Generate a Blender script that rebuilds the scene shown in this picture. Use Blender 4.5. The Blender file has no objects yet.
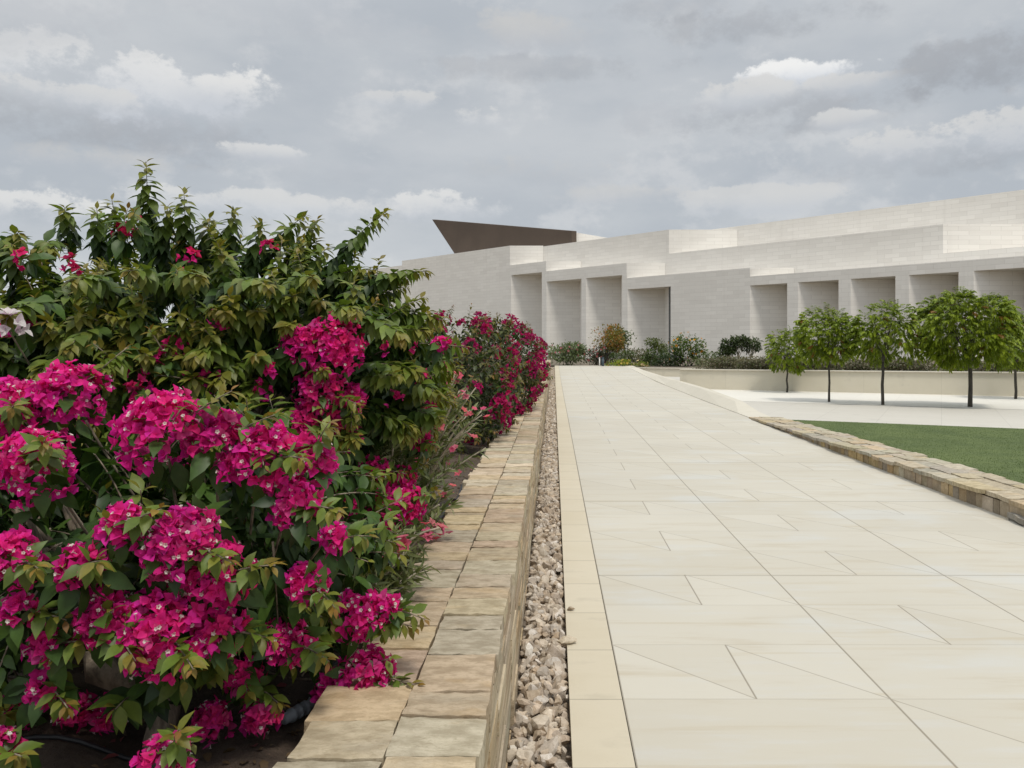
import bpy, bmesh, math, random
import numpy as np

# ------------------------------------------------------------------ camera, sky, sun, exposure
S = bpy.context.scene
EYE, FPX, VX, VY = 1.6, 770.0, 553.5, 350.0
cam_d = bpy.data.cameras.new('camera')
cam = bpy.data.objects.new('camera', cam_d)
S.collection.objects.link(cam)
cam.location = (0, 0, EYE)
cam.rotation_euler = (math.radians(90), 0, 0)
cam_d.sensor_width = 36.0
cam_d.lens = 36.0 * FPX / 1024.0
cam_d.shift_x = (512 - VX) / 1024.0
cam_d.shift_y = (VY - 384) / 1024.0
cam_d.clip_start = 0.05
cam_d.clip_end = 6000
S.camera = cam

S.view_settings.view_transform = 'Standard'
S.view_settings.look = 'None'
S.view_settings.exposure = 0.0
S.view_settings.gamma = 1.0
S.view_settings.use_curve_mapping = False
S.render.engine = 'CYCLES'
S.cycles.use_denoising = True
S.cycles.max_bounces = 8
S.cycles.transparent_max_bounces = 8

SUN_EL, SUN_AZ = math.radians(63), math.radians(152)      # azimuth clockwise from +Y
SUN_DIR = (math.cos(SUN_EL) * math.sin(SUN_AZ), math.cos(SUN_EL) * math.cos(SUN_AZ), math.sin(SUN_EL))
sun_d = bpy.data.lights.new('sun', 'SUN')
sun = bpy.data.objects.new('sun', sun_d)
S.collection.objects.link(sun)
sun_d.energy = 2.0
sun_d.angle = math.radians(10)
sun_d.color = (1.0, 0.95, 0.87)
from mathutils import Vector
sun.rotation_euler = Vector(SUN_DIR).to_track_quat('Z', 'Y').to_euler()


class NT:
    """small node-building helper"""
    def __init__(s, tree):
        s.t = tree
    def n(s, typ, **kw):
        nd = s.t.nodes.new(typ)
        for k, v in kw.items():
            setattr(nd, k, v)
        return nd
    def put(s, sock, v):
        if isinstance(v, bpy.types.NodeSocket):
            s.t.links.new(v, sock)
        elif v is not None:
            try:
                sock.default_value = v
            except Exception:
                sock.default_value = (v, v, v)
    def m(s, op, a, b=None, c=None, clamp=False):
        nd = s.n('ShaderNodeMath', operation=op)
        nd.use_clamp = clamp
        s.put(nd.inputs[0], a)
        if b is not None: s.put(nd.inputs[1], b)
        if c is not None: s.put(nd.inputs[2], c)
        return nd.outputs[0]
    def mr(s, v, a, b, c=0.0, d=1.0, smooth=True):
        nd = s.n('ShaderNodeMapRange')
        nd.interpolation_type = 'SMOOTHSTEP' if smooth else 'LINEAR'
        nd.clamp = True
        s.put(nd.inputs[0], v); s.put(nd.inputs[1], a); s.put(nd.inputs[2], b)
        s.put(nd.inputs[3], c); s.put(nd.inputs[4], d)
        return nd.outputs[0]
    def mix(s, f, a, b, blend='MIX'):
        nd = s.n('ShaderNodeMix', data_type='RGBA', blend_type=blend)
        s.put(nd.inputs[0], f)
        s.put(nd.inputs[6], a if isinstance(a, bpy.types.NodeSocket) else (*a, 1))
        s.put(nd.inputs[7], b if isinstance(b, bpy.types.NodeSocket) else (*b, 1))
        return nd.outputs[2]
    def noise(s, vec, scale, detail=4, rough=0.55, out='Fac'):
        nd = s.n('ShaderNodeTexNoise')
        if vec is not None: s.put(nd.inputs['Vector'], vec)
        nd.inputs['Scale'].default_value = scale
        nd.inputs['Detail'].default_value = detail
        nd.inputs['Roughness'].default_value = rough
        return nd.outputs[out]
    def mapv(s, vec, scale=(1, 1, 1), loc=(0, 0, 0)):
        nd = s.n('ShaderNodeMapping')
        s.put(nd.inputs[0], vec)
        nd.inputs['Location'].default_value = loc
        nd.inputs['Scale'].default_value = scale
        return nd.outputs[0]
    def xyz(s, vec):
        nd = s.n('ShaderNodeSeparateXYZ')
        s.put(nd.inputs[0], vec)
        return nd.outputs
    def comb(s, x, y, z):
        nd = s.n('ShaderNodeCombineXYZ')
        s.put(nd.inputs[0], x); s.put(nd.inputs[1], y); s.put(nd.inputs[2], z)
        return nd.outputs[0]


def make_world():
    w = bpy.data.worlds.new('World')
    S.world = w
    w.use_nodes = True
    t = w.node_tree
    t.nodes.clear()
    N = NT(t)
    out = N.n('ShaderNodeOutputWorld')
    bg = N.n('ShaderNodeBackground')
    t.links.new(bg.outputs[0], out.inputs[0])
    bg.inputs[1].default_value = 0.1
    sky = N.n('ShaderNodeTexSky', sky_type='NISHITA')
    sky.sun_disc = False
    sky.sun_elevation = SUN_EL
    sky.sun_rotation = SUN_AZ
    d = N.n('ShaderNodeTexCoord').outputs['Generated']
    x, y, z = N.xyz(d)
    az = N.m('ARCTAN2', x, y)
    hyp = N.m('SQRT', N.m('ADD', N.m('MULTIPLY', x, x), N.m('MULTIPLY', y, y)))
    v = N.m('DIVIDE', z, N.m('MAXIMUM', hyp, 0.02))
    st = N.mapv(d, (1, 1, 2.4))
    n1 = N.noise(st, 2.6, 6, 0.55)
    n2 = N.noise(N.mapv(d, (1, 1, 1.5), (3.1, 1.7, 0.4)), 10.0, 9, 0.62)
    n3 = N.noise(N.mapv(d, (1, 1, 1.4), (7.1, 2.7, 1.4)), 30.0, 7, 0.65)
    # the even veil of high cloud, a little darker and bluer where it is thin
    veil = N.mix(N.mr(n1, 0.36, 0.66), (0.475, 0.51, 0.55), (0.585, 0.608, 0.63))
    veil = N.mix(N.mr(v, -0.02, 0.16, 1.0, 0.0), veil, (0.62, 0.64, 0.67))
    lump = N.m('ADD', N.m('MULTIPLY', N.m('SUBTRACT', n2, 0.5), 3.6), N.m('MULTIPLY', N.m('SUBTRACT', n3, 0.5), 2.8))
    # unsorted patches of cumulus all round
    patch = N.mr(N.m('ADD', n2, N.m('MULTIPLY', n1, 0.4)), 0.70, 0.86)
    col = N.mix(N.m('MULTIPLY', patch, 0.6), veil, (0.67, 0.68, 0.69))
    # single cumulus clouds: azimuth, rise, half width, half height, brightness
    blobs = [(70, 122, 190, 30, .46, 0.75), (135, 84, 125, 40, .76, 1), (215, 92, 40, 20, .74, .9), (70, 98, 60, 18, .66, .8), (800, 112, 130, 24, .45, .7), (930, 158, 110, 20, .46, .6), (800, 74, 84, 15, .86, 1), (745, 96, 55, 20, .66, .9), (855, 84, 50, 14, .64, .8),
             (530, 34, 120, 24, .60, .8), (560, 70, 150, 16, .45, .5), (660, 120, 70, 22, .54, .5), (400, 101, 48, 11, .66, .7), (480, 122, 34, 18, .68, .7),
             (268, 154, 50, 11, .70, .8), (905, 148, 70, 24, .66, .8), (455, 208, 72, 20, .72, .9), (848, 120, 36, 12, .70, .7),
             (1000, 132, 70, 22, .66, .8), (20, 212, 80, 18, .72, .9), (970, 66, 90, 30, .42, .8), (540, 172, 90, 24, .60, .7),
             (755, 202, 80, 16, .64, .7), (270, 206, 120, 15, .68, .8), (620, 196, 70, 12, .62, .6), (330, 172, 60, 16, .58, .6),
             (30, 30, 140, 30, .55, .5), (300, 20, 150, 26, .58, .5), (760, 26, 150, 20, .44, .6), (640, 12, 90, 16, .46, .5), (90, 160, 70, 14, .62, .6)]
    for (bx, by, bw, bh, br, al) in blobs:
        a0, v0 = math.atan2(bx - VX, FPX), (VY - by) / math.hypot(bx - VX, FPX)
        br = br * 1.07 if br > .62 else br
        wA, hV = bw / FPX, bh / FPX
        da = N.m('DIVIDE', N.m('SUBTRACT', az, a0), wA)
        dv = N.m('DIVIDE', N.m('SUBTRACT', v, v0), hV)
        f = N.m('SUBTRACT', N.m('SUBTRACT', 1.0, N.m('MULTIPLY', da, da)), N.m('MULTIPLY', dv, dv))
        f = N.m('ADD', f, lump)
        crisp = N.mr(dv, -0.5, 0.7, 1.5, 0.5 if br > .62 else 1.0)
        mask = N.m('MULTIPLY', N.mr(f, 0.0, crisp), al)
        top = N.mr(N.m('ADD', dv, N.m('MULTIPLY', lump, 0.22)), -0.75, 0.75)
        hi = (br, br * 0.995, br * 0.975) if br > .58 else (br * .965, br, br * 1.055)
        q = .74 if br > .74 else .86
        lo = (br * q * .97, br * (q + .015), br * (q + .075))
        col = N.mix(mask, col, N.mix(top, lo, hi))
    # an overcast sky is far brighter overhead than near the horizon
    zen = N.mr(z, 0.36, 0.9, 1.0, ZENITH)
    gain = N.m('MULTIPLY', zen, 10.0)
    vm = N.n('ShaderNodeVectorMath', operation='SCALE')
    t.links.new(col, vm.inputs[0]); t.links.new(gain, vm.inputs[3])
    fin = N.mix(0.93, sky.outputs[0], vm.outputs[0])
    t.links.new(fin, bg.inputs[0])

ZENITH = 2.0
make_world()

rng = np.random.default_rng(7)
random.seed(7)
R = math.radians

# ------------------------------------------------------------------ object helpers
def tag(o, label=None, cat=None, group=None, kind=None):
    if label: o['label'] = label
    if cat: o['category'] = cat
    if group: o['group'] = group
    if kind: o['kind'] = kind
    return o

def empty(name, loc, label, cat, group=None):
    o = bpy.data.objects.new(name, None)
    S.collection.objects.link(o)
    o.location = loc
    o.empty_display_size = 0.2
    return tag(o, label, cat, group)

def link(name, me, mat):
    o = bpy.data.objects.new(name, me)
    S.collection.objects.link(o)
    if mat: me.materials.append(mat)
    return o

def np_mesh(name, V, F, col=None, smooth=True):
    """V (n,3); F list of arrays (m,k); one mesh"""
    me = bpy.data.meshes.new(name)
    V = np.asarray(V, np.float32)
    me.vertices.add(len(V))
    me.vertices.foreach_set('co', V.ravel())
    if not isinstance(F, list): F = [F]
    loops = np.concatenate([f.ravel() for f in F]).astype(np.int32)
    sizes = np.concatenate([np.full(len(f), f.shape[1], np.int32) for f in F])
    starts = np.concatenate([[0], np.cumsum(sizes)[:-1]]).astype(np.int32)
    me.loops.add(len(loops))
    me.loops.foreach_set('vertex_index', loops)
    me.polygons.add(len(sizes))
    me.polygons.foreach_set('loop_start', starts)
    me.polygons.foreach_set('loop_total', sizes)
    me.polygons.foreach_set('use_smooth', np.full(len(sizes), bool(smooth)))
    if col is not None:
        a = me.attributes.new('Col', 'FLOAT_COLOR', 'POINT')
        c = np.ones((len(V), 4), np.float32)
        c[:, :3] = col
        a.data.foreach_set('color', c.ravel())
    me.update(calc_edges=True)
    me.validate()
    return me

class MB:
    """collects pieces into ONE mesh"""
    def __init__(s):
        s.v, s.f, s.c, s.n = [], {}, [], 0
    def add(s, V, F, col=(1, 1, 1)):
        V = np.asarray(V, float)
        groups = F if isinstance(F, list) and np.ndim(F[0]) == 2 else None
        if groups is None:
            groups = {}
            for f in F: groups.setdefault(len(f), []).append(f)
            groups = list(groups.values())
        for f in groups:
            f = np.asarray(f, int)
            s.f.setdefault(f.shape[1], []).append(f + s.n)
        s.v.append(V)
        c = np.asarray(col, float)
        s.c.append(np.broadcast_to(c, (len(V), 3)))
        s.n += len(V)
    def box(s, x0, x1, y0, y1, z0, z1, col=(1, 1, 1)):
        V = [(x0, y0, z0), (x1, y0, z0), (x1, y1, z0), (x0, y1, z0), (x0, y0, z1), (x1, y0, z1), (x1, y1, z1), (x0, y1, z1)]
        s.add(V, [[0, 3, 2, 1], [4, 5, 6, 7], [0, 1, 5, 4], [1, 2, 6, 5], [2, 3, 7, 6], [3, 0, 4, 7]], col)
    def tube(s, pts, rad, k=9, col=(1, 1, 1), rough=0.0):
        P = np.asarray(pts, float)
        n = len(P)
        rad = np.broadcast_to(np.asarray(rad, float), (n,))
        T = np.gradient(P, axis=0)
        T /= np.linalg.norm(T, axis=1)[:, None] + 1e-9
        ref = np.array([0.31, 0.77, 0.55])
        V = []
        for i in range(n):
            a = np.cross(T[i], ref); a /= np.linalg.norm(a) + 1e-9
            b = np.cross(T[i], a)
            th = np.arange(k) * 2 * np.pi / k
            r = rad[i] * (1 + rough * rng.normal(size=k))
            V.append(P[i] + (np.cos(th) * r)[:, None] * a + (np.sin(th) * r)[:, None] * b)
        V = np.concatenate(V)
        F = []
        for i in range(n - 1):
            for j in range(k):
                F.append((i * k + j, i * k + (j + 1) % k, (i + 1) * k + (j + 1) % k, (i + 1) * k + j))
        s.add(V, F, col)
        s.f.setdefault(k, []).append(np.array([[s.n - k + j for j in range(k)]]))
        s.f[k].append(np.array([[s.n - n * k + k - 1 - j for j in range(k)]]))
    def inst(s, T, M, L, col):
        """template T=(V,F), matrices M (N,3,3) columns = axes scaled, places L (N,3), colours (N,3) or (N,nv,3)"""
        V, F = T
        N, nv = len(L), len(V)
        if N == 0: return
        P = np.einsum('nij,vj->nvi', M, V) + L[:, None, :]
        F = np.asarray(F, int)
        FF = (F[None] + (np.arange(N) * nv)[:, None, None]).reshape(-1, F.shape[1])
        col = np.asarray(col, float)
        if col.ndim == 2: col = np.repeat(col[:, None, :], nv, 1)
        s.f.setdefault(F.shape[1], []).append(FF + s.n)
        s.v.append(P.reshape(-1, 3)); s.c.append(col.reshape(-1, 3)); s.n += N * nv
    def build(s, name, mat, parent=None, smooth=True):
        V = np.concatenate(s.v)
        C = np.concatenate(s.c)
        F = [np.concatenate(x) for x in s.f.values()]
        if parent is not None:
            V = V - np.array(base_of(parent))
        me = np_mesh(name, V, F, C, smooth)
        o = bpy.data.objects.new(name, me)
        S.collection.objects.link(o)
        if mat: me.materials.append(mat)
        if parent is not None: o.parent = parent
        return o

def base_of(p):
    b = Vector((0, 0, 0))
    while p is not None:
        b = b + p.location
        p = p.parent
    return b

def prism(mb, poly, z0, z1, col=(1, 1, 1)):
    """vertical prism over a (possibly concave) plan polygon, counter-clockwise from above"""
    n = len(poly)
    zz0 = [z0] * n if np.isscalar(z0) else z0
    zz1 = [z1] * n if np.isscalar(z1) else z1
    V = [(p[0], p[1], zz0[i]) for i, p in enumerate(poly)] + [(p[0], p[1], zz1[i]) for i, p in enumerate(poly)]
    side = [(i, (i + 1) % n, n + (i + 1) % n, n + i) for i in range(n)]
    mb.add(V, [side, [list(range(n, 2 * n))], [list(range(n - 1, -1, -1))]], col)

def nrm(a):
    a = np.asarray(a, float)
    return a / (np.linalg.norm(a, axis=-1, keepdims=True) + 1e-9)

def frames(Y, Zhint):
    """matrices with columns X, Y, Z: Y exact, Z near the hint"""
    Y = nrm(Y)
    Z = Zhint - (Zhint * Y).sum(-1, keepdims=True) * Y
    Z = nrm(Z)
    X = np.cross(Y, Z)
    return np.stack([X, Y, Z], -1)

def pix(px, py, Y):
    return np.array([(px - VX) / FPX * Y, Y, EYE - (py - VY) / FPX * Y])

# ------------------------------------------------------------------ materials
def material(name):
    m = bpy.data.materials.new(name)
    m.use_nodes = True
    t = m.node_tree
    b = t.nodes['Principled BSDF']
    return m, NT(t), b

def bump(N, b, h, strength=0.4, dist=0.01):
    nd = N.n('ShaderNodeBump')
    nd.inputs['Strength'].default_value = strength
    nd.inputs['Distance'].default_value = dist
    N.put(nd.inputs['Height'], h)
    N.put(b.inputs['Normal'], nd.outputs[0])

def attr(N):
    return N.n('ShaderNodeVertexColor', layer_name='Col').outputs[0]

def obj_coord(N):
    return N.n('ShaderNodeNewGeometry').outputs['Position']

def leaf_mat(name, rough=0.45, trans=0.3, tint=(1.0, 1.05, 0.6), spec=0.35):
    m, N, b = material(name)
    c = attr(N)
    nz = N.noise(obj_coord(N), 60, 2)
    c2 = N.mix(N.mr(nz, 0.3, 0.7, 0.0, 0.35), c, (0, 0, 0), 'MIX')
    c2 = N.mix(0.55, c, c2)
    N.put(b.inputs['Base Color'], c2)
    b.inputs['Roughness'].default_value = rough
    b.inputs['Specular IOR Level'].default_value = spec
    tr = N.n('ShaderNodeBsdfTranslucent')
    N.put(tr.inputs[0], N.mix(1.0, c2, tint, 'MULTIPLY'))
    mx = N.n('ShaderNodeMixShader')
    mx.inputs[0].default_value = trans
    out = N.t.nodes['Material Output']
    N.t.links.new(b.outputs[0], mx.inputs[1]); N.t.links.new(tr.outputs[0], mx.inputs[2])
    N.t.links.new(mx.outputs[0], out.inputs[0])
    return m

M_LEAF = leaf_mat('leaf')
M_BRACT = leaf_mat('bract', 0.6, 0.38, (1.1, 0.7, 1.0), 0.15)
M_FLORET = leaf_mat('floret', 0.6, 0.2, (1, 1, 1), 0.2)

def bark_mat(name, c1, c2, scale=14):
    m, N, b = material(name)
    p = obj_coord(N)
    n = N.noise(N.mapv(p, (1, 1, 0.25)), scale * 2, 6, 0.65)
    N.put(b.inputs['Base Color'], N.mix(N.mr(n, 0.35, 0.65), c1, c2))
    b.inputs['Roughness'].default_value = 0.85
    bump(N, b, n, 0.6, 0.01)
    return m

M_BARK = bark_mat('bougainvillea_bark', (0.11, 0.085, 0.06), (0.30, 0.245, 0.18))
M_TRUNK = bark_mat('dark_bark', (0.035, 0.032, 0.026), (0.085, 0.075, 0.06))
M_PALE = bark_mat('pale_bark', (0.30, 0.26, 0.19), (0.45, 0.40, 0.31))

def stone_attr_mat(name, layer=(1, 1, 1), scale=9, rough=0.85, bumpd=0.012, contrast=0.5, stain=(0.42, 0.365, 0.275), stain_amt=0.4, rust_amt=0.3):
    """natural stone tinted by the colour of each single block"""
    m, N, b = material(name)
    p = obj_coord(N)
    c = attr(N)
    st = N.mapv(p, layer)
    n1 = N.noise(st, scale, 8, 0.62)
    n2 = N.noise(N.mapv(p, layer, (4, 2, 7)), scale * 0.35, 5, 0.6)
    n3 = N.noise(N.mapv(p, (1, 1, 1), (1, 5, 2)), scale * 7, 4, 0.6)
    dark = N.mix(1.0, c, (0.55, 0.52, 0.47), 'MULTIPLY')
    k = N.mix(N.mr(n1, 0.36, 0.62, contrast, 0.0), c, dark)
    k = N.mix(N.mr(n2, 0.52, 0.7, 0.0, stain_amt), k, stain)
    k = N.mix(N.mr(n2, 0.30, 0.44, rust_amt, 0.0), k, (0.50, 0.34, 0.17))
    k = N.mix(N.mr(n3, 0.62, 0.75, 0.0, 0.35), k, (0.22, 0.19, 0.15))
    n5 = N.noise(N.mapv(p, layer, (8, 1, 3)), scale * 4.5, 6, 0.72)
    k = N.mix(N.mr(n5, 0.36, 0.52, 0.38, 0.0), k, N.mix(1.0, c, (0.52, 0.48, 0.42), 'MULTIPLY'))
    N.put(b.inputs['Base Color'], k)
    b.inputs['Roughness'].default_value = rough
    b.inputs['Specular IOR Level'].default_value = 0.25
    bump(N, b, N.m('ADD', N.m('ADD', N.m('MULTIPLY', n1, 0.6), N.m('MULTIPLY', n5, 0.5)), N.m('MULTIPLY', n3, 0.3)), 0.5, bumpd)
    return m

M_CAP = stone_attr_mat('sandstone_cap', (1, 2.2, 1), 11, contrast=0.7, bumpd=0.012)
M_FACE = stone_attr_mat('sandstone_face', (1, 0.35, 5.0), 9, contrast=0.8, bumpd=0.02)
M_BLOCK = stone_attr_mat('sandstone_block', (1, 1, 1), 14, contrast=0.5, stain_amt=0.2)
M_ROCK = stone_attr_mat('gravel_rock', (1, 1, 1), 26, contrast=0.45, bumpd=0.006, stain_amt=0.25, rust_amt=0.25)

def path_mat():
    m, N, b = material('limestone_paving')
    p = obj_coord(N)
    x, y, z = N.xyz(p)
    CW, PER = 1.227, 1.3
    cx = N.m('DIVIDE', N.m('SUBTRACT', x, 0.318), CW)
    ci = N.m('FLOOR', cx)
    fx = N.m('SUBTRACT', cx, ci)
    par = N.m('MULTIPLY', N.m('MODULO', N.m('ADD', ci, 20.0), 2.0), 0.5)
    yy = N.m('ADD', N.m('ADD', N.m('DIVIDE', N.m('SUBTRACT', y, 3.53), PER), par), 20.0)
    yi = N.m('FLOOR', yy)
    fy = N.m('SUBTRACT', yy, yi)
    half = N.m('FLOOR', N.m('MULTIPLY', fy, 2.0))
    tt = N.m('SUBTRACT', N.m('MULTIPLY', fy, 2.0), half)
    saw = N.m('MULTIPLY', N.m('MODULO', fx, 0.5), 2.0)
    def line(dist, w):
        return N.mr(dist, w * 0.5, w * 1.1, 1.0, 0.0, False)
    dlong = N.m('MULTIPLY', N.m('MINIMUM', fx, N.m('SUBTRACT', 1.0, fx)), CW)
    dcross = N.m('MULTIPLY', N.m('MINIMUM', tt, N.m('SUBTRACT', 1.0, tt)), PER / 2)
    ch = N.m('SUBTRACT', N.m('ADD', tt, saw), 1.0)
    ddiag = N.m('ADD', N.m('MULTIPLY', N.m('ABSOLUTE', ch), 0.45), N.m('MULTIPLY', half, 5.0))
    dmid = N.m('ADD', N.m('MULTIPLY', N.m('ABSOLUTE', N.m('SUBTRACT', fx, 0.5)), CW), N.m('MULTIPLY', half, 5.0))
    # strong cross joint every fourth half row
    gy = N.m('DIVIDE', N.m('SUBTRACT', y, 2.86), 2.6)
    gf = N.m('SUBTRACT', gy, N.m('FLOOR', gy))
    dbig = N.m('MULTIPLY', N.m('MINIMUM', gf, N.m('SUBTRACT', 1.0, gf)), 2.6)
    j = N.m('MULTIPLY', line(N.m('ADD', dlong, N.m('MULTIPLY', N.m('GREATER_THAN', x, 3.5), 5.0)), 0.0065), 0.62)
    j = N.m('MAXIMUM', j, N.m('MULTIPLY', line(dmid, 0.0055), 0.6))
    j = N.m('MAXIMUM', j, N.m('MULTIPLY', line(ddiag, 0.004), 0.5))
    j = N.m('MAXIMUM', j, N.m('MULTIPLY', line(dcross, 0.004), 0.28))
    j = N.m('MAXIMUM', j, N.m('MULTIPLY', line(dbig, 0.006), 0.7))
    # one tone for each slab
    up = N.m('GREATER_THAN', ch, 0.0)
    up = N.m('MULTIPLY', N.m('MULTIPLY', up, N.m('SUBTRACT', 1.0, half)), 1.0)
    sidehalf = N.m('MULTIPLY', N.m('GREATER_THAN', fx, 0.5), N.m('SUBTRACT', 1.0, half))
    wn = N.n('ShaderNodeTexWhiteNoise', noise_dimensions='4D')
    N.put(wn.inputs['Vector'], N.comb(ci, N.m('ADD', N.m('MULTIPLY', yi, 2.0), half), up))
    N.put(wn.inputs['W'], sidehalf)
    rnd = wn.outputs['Value']
    rcol = wn.outputs['Color']
    off = N.n('ShaderNodeVectorMath', operation='SCALE')
    N.put(off.inputs[0], rcol); off.inputs[3].default_value = 9.0
    pv = N.n('ShaderNodeVectorMath', operation='ADD')
    N.put(pv.inputs[0], p); N.put(pv.inputs[1], off.outputs[0])
    s1 = N.noise(N.mapv(pv.outputs[0], (0.55, 3.2, 1)), 2.2, 7, 0.62)
    s2 = N.noise(N.mapv(p, (1, 1, 1), (3, 8, 0)), 0.5, 4, 0.5)
    s3 = N.noise(p, 90, 3, 0.7)
    base = N.mix(N.mr(rnd, 0.0, 1.0, 0.0, 1.0, False), (0.546, 0.508, 0.418), (0.590, 0.555, 0.468))
    base = N.mix(N.mr(s1, 0.52, 0.72, 0.0, 0.5), base, (0.48, 0.415, 0.305))
    base = N.mix(N.mr(s1, 0.28, 0.47, 0.5, 0.0), base, (0.57, 0.565, 0.535))
    base = N.mix(N.mr(s2, 0.35, 0.68, 0.0, 0.25), base, (0.45, 0.415, 0.345))
    s4 = N.noise(N.mapv(pv.outputs[0], (0.30, 7.0, 1), (2, 6, 1)), 1.6, 6, 0.6)
    base = N.mix(N.mr(s4, 0.56, 0.70, 0.0, 0.42), base, (0.47, 0.40, 0.275))
    s5 = N.noise(N.mapv(p, (0.8, 1.6, 1), (9, 3, 1)), 0.9, 5, 0.55)
    base = N.mix(N.mr(s5, 0.56, 0.68, 0.0, 0.45), base, (0.56, 0.57, 0.55))
    s6 = N.noise(p, 240, 3, 0.7)
    base = N.mix(N.mr(s6, 0.35, 0.65, 0.10, 0.0), base, (0.40, 0.36, 0.28))
    base = N.mix(N.mr(s3, 0.66, 0.78, 0.0, 0.25), base, (0.40, 0.35, 0.27))
    base = N.mix(j, base, (0.15, 0.115, 0.07))
    N.put(b.inputs['Base Color'], base)
    b.inputs['Roughness'].default_value = 0.62
    b.inputs['Specular IOR Level'].default_value = 0.35
    bump(N, b, N.m('SUBTRACT', N.m('MULTIPLY', s3, 0.12), j), 0.35, 0.004)
    return m
M_PATH = path_mat()

def slab_mat(name, c1, c2, per, rough=0.7, joint=0.6, grain=60, rot=0.0, jw=0.006, off=(0, 0), stained=0.4):
    """sawn stone with joints on a rectangular grid; per = (x, y) spacing, 0 for none"""
    m, N, b = material(name)
    p = obj_coord(N)
    mp = N.n('ShaderNodeMapping')
    N.put(mp.inputs[0], p)
    mp.inputs['Rotation'].default_value = (0, 0, rot)
    q = mp.outputs[0]
    x, y, z = N.xyz(q)
    j = None
    ids = []
    for c, w, o in ((x, per[0], off[0]), (y, per[1], off[1])):
        if not w:
            ids.append(0.0); continue
        g = N.m('DIVIDE', N.m('SUBTRACT', c, o), w)
        fi = N.m('FLOOR', g)
        f = N.m('SUBTRACT', g, fi)
        ids.append(fi)
        dd = N.m('MULTIPLY', N.m('MINIMUM', f, N.m('SUBTRACT', 1.0, f)), w)
        l = N.mr(dd, jw * 0.4, jw, joint, 0.0, False)
        j = l if j is None else N.m('MAXIMUM', j, l)
    wn = N.n('ShaderNodeTexWhiteNoise', noise_dimensions='3D')
    N.put(wn.inputs['Vector'], N.comb(ids[0], ids[1], 0.0))
    n1 = N.noise(N.mapv(q, (1, 2.2, 1)), 2.0, 7, 0.6)
    n2 = N.noise(q, grain, 3, 0.7)
    k = N.mix(N.m('ADD', N.m('MULTIPLY', wn.outputs['Value'], 0.5), N.mr(n1, 0.3, 0.7, 0.0, 0.5)), c1, c2)
    k = N.mix(N.mr(n1, 0.56, 0.72, 0.0, stained), k, tuple(a * 0.78 for a in c1))
    k = N.mix(N.mr(n2, 0.62, 0.78, 0.0, 0.25), k, tuple(a * 0.6 for a in c1))
    if j is not None: k = N.mix(j, k, tuple(a * 0.3 for a in c1))
    N.put(b.inputs['Base Color'], k)
    b.inputs['Roughness'].default_value = rough
    b.inputs['Specular IOR Level'].default_value = 0.3
    bump(N, b, n2, 0.25, 0.003)
    return m
WALL_ROT = math.atan2(0.45, 0.893)
M_KERB = slab_mat('kerb_limestone', (0.545, 0.482, 0.358), (0.60, 0.54, 0.42), (0, 0.58), off=(0, 2.36), joint=0.5)
M_PLAZA = slab_mat('plaza_paving', (0.54, 0.51, 0.445), (0.58, 0.55, 0.485), (1.2, 0.6), rot=WALL_ROT, joint=0.3)
M_WHITE = slab_mat('white_paving', (0.68, 0.65, 0.575), (0.72, 0.69, 0.615), (1.2, 1.2), rot=WALL_ROT, joint=0.2, stained=0.15)
M_RENDER = slab_mat('terrace_stone', (0.60, 0.555, 0.445), (0.65, 0.605, 0.50), (2.4, 0), rot=WALL_ROT, joint=0.25)
M_CHEEK = slab_mat('ramp_stone', (0.57, 0.53, 0.43), (0.63, 0.585, 0.49), (0, 1.5), joint=0.3)

def facade_mat():
    m, N, b = material('coursed_limestone')
    p = obj_coord(N)
    x, y, z = N.xyz(p)
    u = N.m('MULTIPLY', N.m('SUBTRACT', x, y), 0.707)
    br = N.n('ShaderNodeTexBrick')
    N.put(br.inputs['Vector'], N.comb(u, z, 0.0))
    br.offset = 0.5
    br.inputs['Color1'].default_value = (0.60, 0.60, 0.60, 1)
    br.inputs['Color2'].default_value = (1, 1, 1, 1)
    br.inputs['Mortar'].default_value = (0.15, 0.15, 0.15, 1)
    br.inputs['Scale'].default_value = 1.0
    br.inputs['Mortar Size'].default_value = 0.016
    br.inputs['Mortar Smooth'].default_value = 0.6
    br.inputs['Bias'].default_value = 0.0
    br.inputs['Brick Width'].default_value = 1.1
    br.inputs['Row Height'].default_value = 0.33
    n1 = N.noise(N.comb(N.m('MULTIPLY', u, 0.5), N.m('MULTIPLY', z, 2.5), 0.0), 1.0, 6, 0.65)
    n2 = N.noise(p, 0.12, 3, 0.5)
    k = N.mix(br.outputs['Color'], (0.62, 0.59, 0.54), (0.84, 0.81, 0.755))
    k = N.mix(N.mr(n1, 0.35, 0.68, 0.0, 0.4), k, (0.82, 0.795, 0.74))
    k = N.mix(N.mr(n2, 0.35, 0.65, 0.0, 0.3), k, (0.70, 0.67, 0.62))
    n4 = N.noise(N.comb(N.m('MULTIPLY', u, 1.6), N.m('MULTIPLY', z, 0.10), 0.0), 1.0, 5, 0.65)
    k = N.mix(N.mr(n4, 0.52, 0.72, 0.0, 0.12), k, (0.50, 0.465, 0.41))
    N.put(b.inputs['Base Color'], k)
    b.inputs['Roughness'].default_value = 0.8
    b.inputs['Specular IOR Level'].default_value = 0.2
    bump(N, b, br.outputs['Color'], 0.3, 0.02)
    return m
M_FACADE = facade_mat()

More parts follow.
